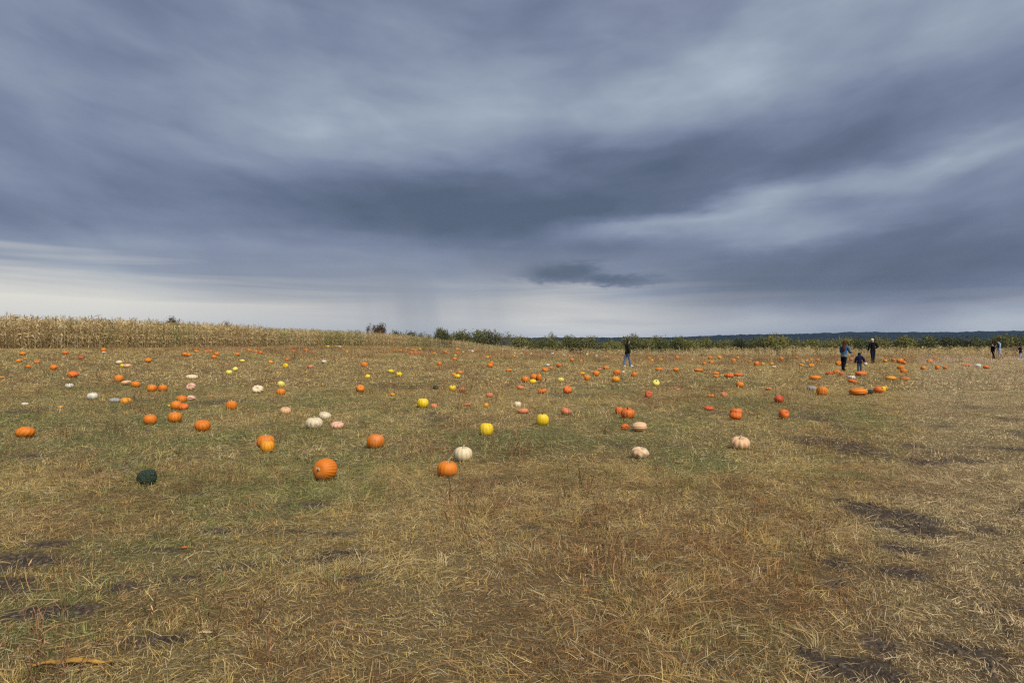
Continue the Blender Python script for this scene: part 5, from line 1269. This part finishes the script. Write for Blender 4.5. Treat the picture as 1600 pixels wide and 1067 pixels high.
def person(loc, face, H, legs, arms, lean, garments, hair, hair_mat, label, head_yaw=0.0, head_pitch=0.0, bulk=1.0):
    J, E, rd, lim = {}, [], {}, {}
    def add(n, p, r, prev=None, part=None):
        J[n] = Vector(p) * H; rd[n] = tuple(q * H for q in r) if isinstance(r, tuple) else r * H
        if prev: E.append((prev, n)); lim[(prev, n)] = part
    ln = lambda z: lean * max(0, z - .53)
    add('pelvis', (0, 0, .53), (.078 * bulk, .062 * bulk))
    add('waist', (0, ln(.61), .61), (.068 * bulk, .055 * bulk), 'pelvis', 'torso')
    add('chest', (0, ln(.72), .72), (.082 * bulk, .062 * bulk), 'waist', 'torso')
    add('collar', (0, ln(.81), .81), (.058, .045), 'chest', 'torso')
    add('neck', (0, ln(.86) + .006, .86), .031, 'collar', 'neck')
    hy, hp = head_yaw, head_pitch
    hd = lambda dx, dy, dz: (Vector((0, ln(.88) + .008, .88)) + Euler((hp, 0, hy)).to_matrix() @ Vector((dx, dy, dz)))
    add('jaw', hd(0, .018, .012), (.036, .036), 'neck', 'head')
    add('skull', hd(0, .012, .05), (.046, .052), 'jaw', 'head')
    add('top', hd(0, .006, .084), (.040, .046), 'skull', 'head')
    add('nose', hd(0, .068, .034), .008, 'jaw', 'head')
    low = 9
    for s, nm in ((-1, 'l'), (1, 'r')):
        a, b = legs[0 if s < 0 else 1]
        hip = Vector((s * .052 * bulk, 0, .515)); th = Vector((s * .01, math.sin(a), -math.cos(a))); sh = Vector((0, math.sin(a - b), -math.cos(a - b)))
        kn = hip + th * .245; an = kn + sh * .235
        fd = Vector((s * .15, math.cos((a - b) * .6), math.sin((a - b) * .6) - .05)).normalized()
        add('hip' + nm, hip, .052 * bulk, 'pelvis', 'thigh'); add('thigh' + nm, hip.lerp(kn, .5), .046 * bulk, 'hip' + nm, 'thigh'); add('knee' + nm, kn, .034 * bulk, 'thigh' + nm, 'thigh')
        add('calf' + nm, kn.lerp(an, .35), .034 * bulk, 'knee' + nm, 'shin'); add('ankle' + nm, an, .023, 'calf' + nm, 'shin')
        add('ball' + nm, an + fd * .07 + Vector((0, 0, -.018)), .022, 'ankle' + nm, 'foot' + nm); add('toe' + nm, an + fd * .112 + Vector((0, 0, -.022)), .016, 'ball' + nm, 'foot' + nm)
        add('heel' + nm, an - fd * .022 + Vector((0, 0, -.016)), .020, 'ankle' + nm, 'foot' + nm)
        low = min(low, J['toe' + nm].z / H - .016, J['heel' + nm].z / H - .02)
        so = Vector((s * .100 * bulk, ln(.80), .80)); el, wr = arms[0 if s < 0 else 1]
        el = so + Vector(el).normalized() * .165; wr = el + Vector(wr).normalized() * .145
        add('shoulder' + nm, so, .038 * bulk, 'collar', 'arm'); add('upper' + nm, so.lerp(el, .5), .033 * bulk, 'shoulder' + nm, 'arm'); add('elbow' + nm, el, .027 * bulk, 'upper' + nm, 'arm')
        add('wrist' + nm, wr, .018, 'elbow' + nm, 'forearm')
        d = (wr - el).normalized(); sidev = d.cross(Vector((0, 1, .3))).normalized()
        pl = wr + d * .040; add('palm' + nm, pl, (.022, .016), 'wrist' + nm, 'hand')
        for q in range(4):
            o_ = sidev * (.016 * (q - 1.5)); l = (.040, .047, .044, .034)[q]; curl = Vector((0, .012, 0))
            add('fa%d%s' % (q, nm), pl + o_ + d * l * .5, .0055, 'palm' + nm, 'hand'); add('fb%d%s' % (q, nm), pl + o_ * 1.1 + d * l + curl, .0048, 'fa%d%s' % (q, nm), 'hand')
        th_ = wr + d * .016 - sidev * .024; add('ta' + nm, th_, .0065, 'wrist' + nm, 'hand'); add('tb' + nm, th_ + d * .026 - sidev * .010 + Vector((0, .01, 0)), .0055, 'ta' + nm, 'hand')
    for n in J: J[n].z -= low * H
    me = skin_body(J, E, rd, "person_body")
    me.materials.clear(); me.materials.append(skin_m)
    me.polygons.foreach_set('use_smooth', [True] * len(me.polygons))
    C = np.empty(len(me.polygons) * 3, np.float32); me.polygons.foreach_get('center', C); C = C.reshape(-1, 3)
    D = []
    for (n0, n1) in E:                      # nearest limb of every face
        p0, p1 = np.array(J[n0]), np.array(J[n1]); ab = p1 - p0
        q = np.clip(((C - p0) @ ab) / max(ab @ ab, 1e-9), 0, 1)
        rr = rd[n1][0] if isinstance(rd[n1], tuple) else rd[n1]
        D.append(np.linalg.norm(C - (p0 + q[:, None] * ab), axis=1) / (0.03 * H + rr))
    part = [lim[E[i]] for i in np.argmin(np.array(D), 0)]
    part = ['hips' if q == 'torso' and c[2] < J['pelvis'].z + .045 * H else q for q, c in zip(part, C)]
    part = ['hem' if q in ('hips', 'thigh') and c[2] > J['pelvis'].z - .045 * H else q for q, c in zip(part, C)]
    root = bpy.data.objects.new("person", None); COL.objects.link(root); root.empty_display_size = .3
    root.location = (loc[0], loc[1], hz(*loc) - .012); root.rotation_euler = (0, 0, R(face))
    tag(root, label, 'person')
    link("body", me, root)
    garments = [g for g in garments if g[0] != 'shoes'] + [('shoe', ('foot' + sd,), g[2], g[3]) for g in garments if g[0] == 'shoes' for sd in 'lr']
    for nm, parts, off, m in garments:
        link(nm, shell(me, [t in parts for t in part], off * H, m, nm), root)
    # hair or hood around the skull
    if hair:
        length, puff, cover = hair
        v, f = [], []; nu, nv = 20, 14
        c = (J['skull'] + J['top']) / 2; Rm = Euler((hp, 0, hy)).to_matrix()
        for j in range(nv + 1):
            th = math.pi * j / nv
            for i in range(nu):
                a = 2 * math.pi * i / nu
                d = Vector((math.sin(th) * math.cos(a), math.sin(th) * math.sin(a), math.cos(th)))
                r = Vector((d.x * .056, d.y * .063, d.z * .064)) * puff
                if d.y > .15 and d.z < cover: r *= .62                      # the face stays free
                if d.y < .1 and d.z < 0 and length: tq = min(1, -d.z * 1.6); r.z -= length * tq; r.y -= (.095 if length > .1 else .005) * tq; r.x *= 1 + (.35 if length > .1 else -.2) * tq * (1 - tq * .5)
                r += Vector((mnoise.noise(d * 5) * .004,) * 3)
                v.append(tuple(c + Rm @ (r * H)))
        for j in range(nv):
            for i in range(nu):
                a = j * nu + i; b = j * nu + (i + 1) % nu
                f.append((a, a + nu, b + nu, b))
        link("hood" if hair_mat.name.startswith('cloth') else "hair", mesh_np("hair", v, f, hair_mat, True), root)
    return root, J
cl = lambda n, c, r=.9: plain("cloth_" + n, c, r, .12, 14, .08)
C_dkgreen, C_denim, C_black, C_navy = cl("dark_green", (.020, .026, .017)), cl("denim", (.10, .16, .27)), cl("black", (.008, .008, .010)), cl("navy", (.010, .013, .045))
C_blue, C_royal, C_pale, C_grey, C_white = cl("denim_jacket", (.040, .092, .18)), cl("blue_vest", (.012, .055, .17)), cl("pale_blue", (.30, .38, .47)), cl("grey", (.14, .17, .19)), cl("white", (.70, .69, .66))
C_dkblue, C_slate = cl("dark_trousers", (.012, .013, .028)), cl("slate", (.055, .075, .10))
H_brown, H_auburn, H_blond, H_dark, H_red = plain("hair_brown", (.030, .014, .012)), plain("hair_auburn", (.060, .018, .012)), plain("hair_pale", (.62, .52, .38)), plain("hair_dark", (.022, .012, .010)), plain("hair_reddish", (.11, .03, .022))
TOP, LEG, FOOT = ('torso', 'arm', 'forearm'), ('hem', 'hips', 'thigh', 'shin'), ('foot',)
JACKET = TOP + ('neck',)
PEOPLE = {'w1': (6.57, 38.93), 'w2': (17.88, 36.77), 'c1': (17.96, 35.28), 'm1': (26.75, 50.6), 'b1': (43.59, 61.86), 'm2': (44.39, 62.16), 'c2': (44.4, 59.59)}
P = PEOPLE
if P:
    person(P['w1'], -66, 1.56, ((-.22, .10), (.22, .02)), (((-.25, .25, -1), (0, .55, -1)), ((.25, -.2, -1), (0, .25, -1))), .06,
           [("jeans", LEG, .007, C_denim), ("jacket", JACKET + ('hem',), .014, C_dkgreen), ("shoes", FOOT, .007, C_white)][::1],
           (.045, 1.04, .35), H_brown, "woman in dark green jacket and blue jeans striding to the right", 0, 0)
    person(P['w2'], -42, 1.64, ((.10, .05), (-.34, .42)), (((-.2, .35, -1), (.3, 1, -.1)), ((.35, .15, -1), (-.1, 1, -.2))), .20,
           [("leggings", LEG, .004, C_black), ("jacket", JACKET, .016, C_blue), ("shirt_tail", ('hem',), .013, C_grey), ("shoes", FOOT, .008, C_black)],
           (.22, 1.06, .35), H_auburn, "woman with long auburn hair in denim jacket and black leggings", 0, -.18)
    ch, JC = person(P['c1'], -4, 1.00, ((.05, .05), (-.04, .05)), (((-.38, .15, -.9), (-.05, .4, -1)), ((.62, .1, -.7), (.45, .35, -1))), .05,
           [("trousers", LEG, .012, C_slate), ("jacket", JACKET + ('hem',), .030, C_navy), ("shoes", FOOT, .010, C_black)],
           (.06, 1.28, .30), cl("navy_hood", (.010, .013, .045)), "small child in navy hooded coat holding out a white pumpkin", 0, 0, 1.12)
    person(P['m1'], 10, 1.80, ((-.10, .06), (.12, .04)), (((-.35, .1, -1), (-.05, .30, -1)), ((.62, -.28, -.75), (-.75, .35, -.5))), .04,
           [("trousers", LEG, .010, C_dkblue), ("jacket", JACKET + ('hem',), .014, C_black), ("shoes", FOOT, .009, C_black)],
           (.0, 1.05, .2), H_blond, "white haired man in black jacket with one hand on his hip", .35, -.1, 1.08)
    person(P['b1'], 96, 1.42, ((.16, .05), (-.30, .12)), (((-.2, .1, -1), (0, .25, -1)), ((.2, -.1, -1), (0, .2, -1))), .03,
           [("trousers", LEG, .010, C_black), ("jacket", JACKET + ('hem',), .014, C_black), ("shoes", FOOT, .009, C_black)],
           (.0, 1.04, .25), H_red, "boy in an all black tracksuit walking at the right edge", 0, 0)
    person(P['m2'], 84, 1.78, ((.18, .05), (-.38, .20)), (((-.3, .15, -1), (0, .35, -1)), ((.3, -.25, -1), (0, .15, -1))), .12,
           [("shirt", JACKET, .010, C_pale), ("vest", ('torso',), .016, C_royal), ("shorts", ('hem', 'hips', 'thigh'), .014, C_pale), ("shoes", FOOT, .009, C_black)],
           (.0, 1.03, .25), H_dark, "dark haired man in blue vest and pale shorts looking down", 0, -.35)
    person(P['c2'], 92, 1.28, ((.36, .10), (-.34, .15)), (((-.25, .5, -.8), (.1, 1, .1)), ((.25, .4, -.8), (-.1, 1, .1))), .08,
           [("jeans", LEG, .010, C_pale), ("jacket", JACKET + ('hem',), .018, C_navy), ("shoes", FOOT, .009, C_white)],
           (.04, 1.18, .28), cl("dark_hood", (.012, .014, .03)), "child in dark hooded top and light jeans cut by the right edge", 0, 0, 1.05)
    hand = ch.matrix_basis @ JC['palmr']
    root = bpy.data.objects.new("pumpkin", None); COL.objects.link(root); root.scale = (.18, .18, .17)
    root.location = hand + Vector((.05, .0, -.085))
    tag(root, "white pumpkin held out in the hand of the small child", 'pumpkin', PGROUP)
    me = SHAPES['smooth'][0]; b = link("body", me, root); b.material_slots[0].link = 'OBJECT'; b.material_slots[0].material = RIND['white']

# ------------------------------------------------------------------ small things near the camera
def dry_stalk(x, y, H, label, seed):
    random.seed(seed); S = Strips()
    pts = [Vector((0, 0, -.02)), Vector((random.gauss(0, .012), random.gauss(0, .01), H * .5)), Vector((random.gauss(0, .02), random.gauss(0, .02), H))]
    S.tube(pts, [.005, .004, .002], .4, 6)
    root = bpy.data.objects.new("weed_stalk", None); COL.objects.link(root); root.location = (x, y, hz(x, y))
    tag(root, label, 'weed')
    link("stalk", S.mesh("stalk", stalk_m), root)
    for k in range(7):
        S = Strips(); t = random.uniform(.25, .98); p0 = pts[0].lerp(pts[1], t * 2) if t < .5 else pts[1].lerp(pts[2], t * 2 - 1)
        a = random.random() * 6.283; l = random.uniform(.04, .10)
        p1 = p0 + Vector((math.cos(a) * l * .6, math.sin(a) * l * .6, l * random.uniform(.1, .8)))
        S.tube([p0, p0.lerp(p1, .6) + Vector((0, 0, .005)), p1], [.0028, .0022, .0008], .5, 4)
        link("twig", S.mesh("twig", stalk_m), root)
stalk_m = plain("dead_stalk", (.085, .055, .045), .9, .2, 60)
STALKS = [
    (-0.65, 7.11, 0.24, 'dark dry weed stalk in front of the orange pumpkin with slanted stem'),
    (-14.14, 29.52, 0.36, 'thin dark weed stalk below the tall corn at left'),
    (12.38, 21.88, 0.4, 'dark weed stalk right of the right group of pumpkins'),
]
for k, (x, y, H, label) in enumerate(STALKS): dry_stalk(x, y, H, label, 500 + k)

def fallen_leaf(x, y, rot, L, W, col, name, label, cat):
    random.seed(int(x * 100)); S = Strips(); n = 14
    v, f = [], []
    for i in range(n + 1):
        t = i / n; w = W * (math.sin(math.pi * min(1, t * .9 + .08)) ** .6) * (1 - .25 * math.sin(t * 9))
        cx = (t - .5) * L; cy = .035 * L * math.sin(t * 3.6); z = .030 + L * (.020 * math.sin(t * 5) + .010 * math.sin(t * 13))
        for s, dz in ((-1, .22 * W), (-.5, .04 * W), (0, -.1 * W), (.5, .07 * W), (1, .25 * W)):
            v.append((cx, cy + s * w / 2, z + dz + .004 * math.sin(t * 23 + s * 3)))
    for i in range(n):
        for j in range(4): f.append((i * 5 + j, i * 5 + j + 1, i * 5 + 6 + j, i * 5 + 5 + j))
    o = link(name, mesh_np(name, v, f, col, True)); o.location = (x, y, hz(x, y)); o.rotation_euler = (0, 0, rot)
    sm = o.modifiers.new('thick', 'SOLIDIFY'); sm.thickness = .0012
    tag(o, label, cat)
leaf_gold = plain("golden_corn_leaf", (.36, .20, .045), .75, .3, 16, .25)
SCRAPS = [
    (-2.17, 3.37, 0.2, 0.36, 0.038, 'gold', 'long golden dry corn leaf lying at the bottom left'),
    (-2.54, 5.3, 0.6, 0.045, 0.028, 'orange', 'small orange scrap of rind in the grass at left'),
    (-1.67, 3.72, 0.2, 0.07, 0.03, 'husk', 'small pale husk on the ground at bottom left'),
    (6.12, 11.36, 0.1, 0.16, 0.03, 'husk', 'pale husk lying beside the path at right'),
]
for (x, y, rot, L, W, kind, label) in SCRAPS:
    fallen_leaf(x, y, rot, L, W, leaf_gold if kind == 'gold' else plain("orange_rind", (.62, .15, .04), .5, .1) if kind == 'orange' else plain("pale_husk", (.46, .37, .22), .7, .15),
                "fallen_corn_leaf" if kind == 'gold' else "rind_scrap" if kind == 'orange' else "corn_husk", label, 'corn leaf' if kind == 'gold' else 'scrap' if kind == 'orange' else 'corn husk')

# ------------------------------------------------------------------ air
def build_haze():
    m = bpy.data.materials.new("moist_air"); m.use_nodes = True
    nt = m.node_tree; nt.nodes.clear(); out = node(nt, 'ShaderNodeOutputMaterial')
    v = node(nt, 'ShaderNodeVolumePrincipled'); v.inputs['Density'].default_value = HAZE
    v.inputs['Color'].default_value = (.36, .58, 1.0, 1); v.inputs['Anisotropy'].default_value = 0.0
    nt.links.new(v.outputs[0], out.inputs['Volume'])
    bm = bmesh.new(); bmesh.ops.create_cube(bm, size=1)
    lo, hi = Vector((-3300, -60, -12.5)), Vector((3300, 5400, 52))
    for q in bm.verts: q.co = Vector([lo[i] + (hi[i] - lo[i]) * (q.co[i] + .5) for i in range(3)])
    me = bpy.data.meshes.new("haze"); bm.to_mesh(me); bm.free(); me.materials.append(m)
    tag(link("haze", me), "thin blue haze over the far hills", None, kind='stuff')
HAZE = 0.00007
build_haze()
scene.cycles.use_denoising = False
scene.cycles.filter_width = 1.3
scene.cycles.max_bounces = 6
scene.cycles.diffuse_bounces = 2
scene.cycles.transparent_max_bounces = 4
scene.cycles.volume_bounces = 0
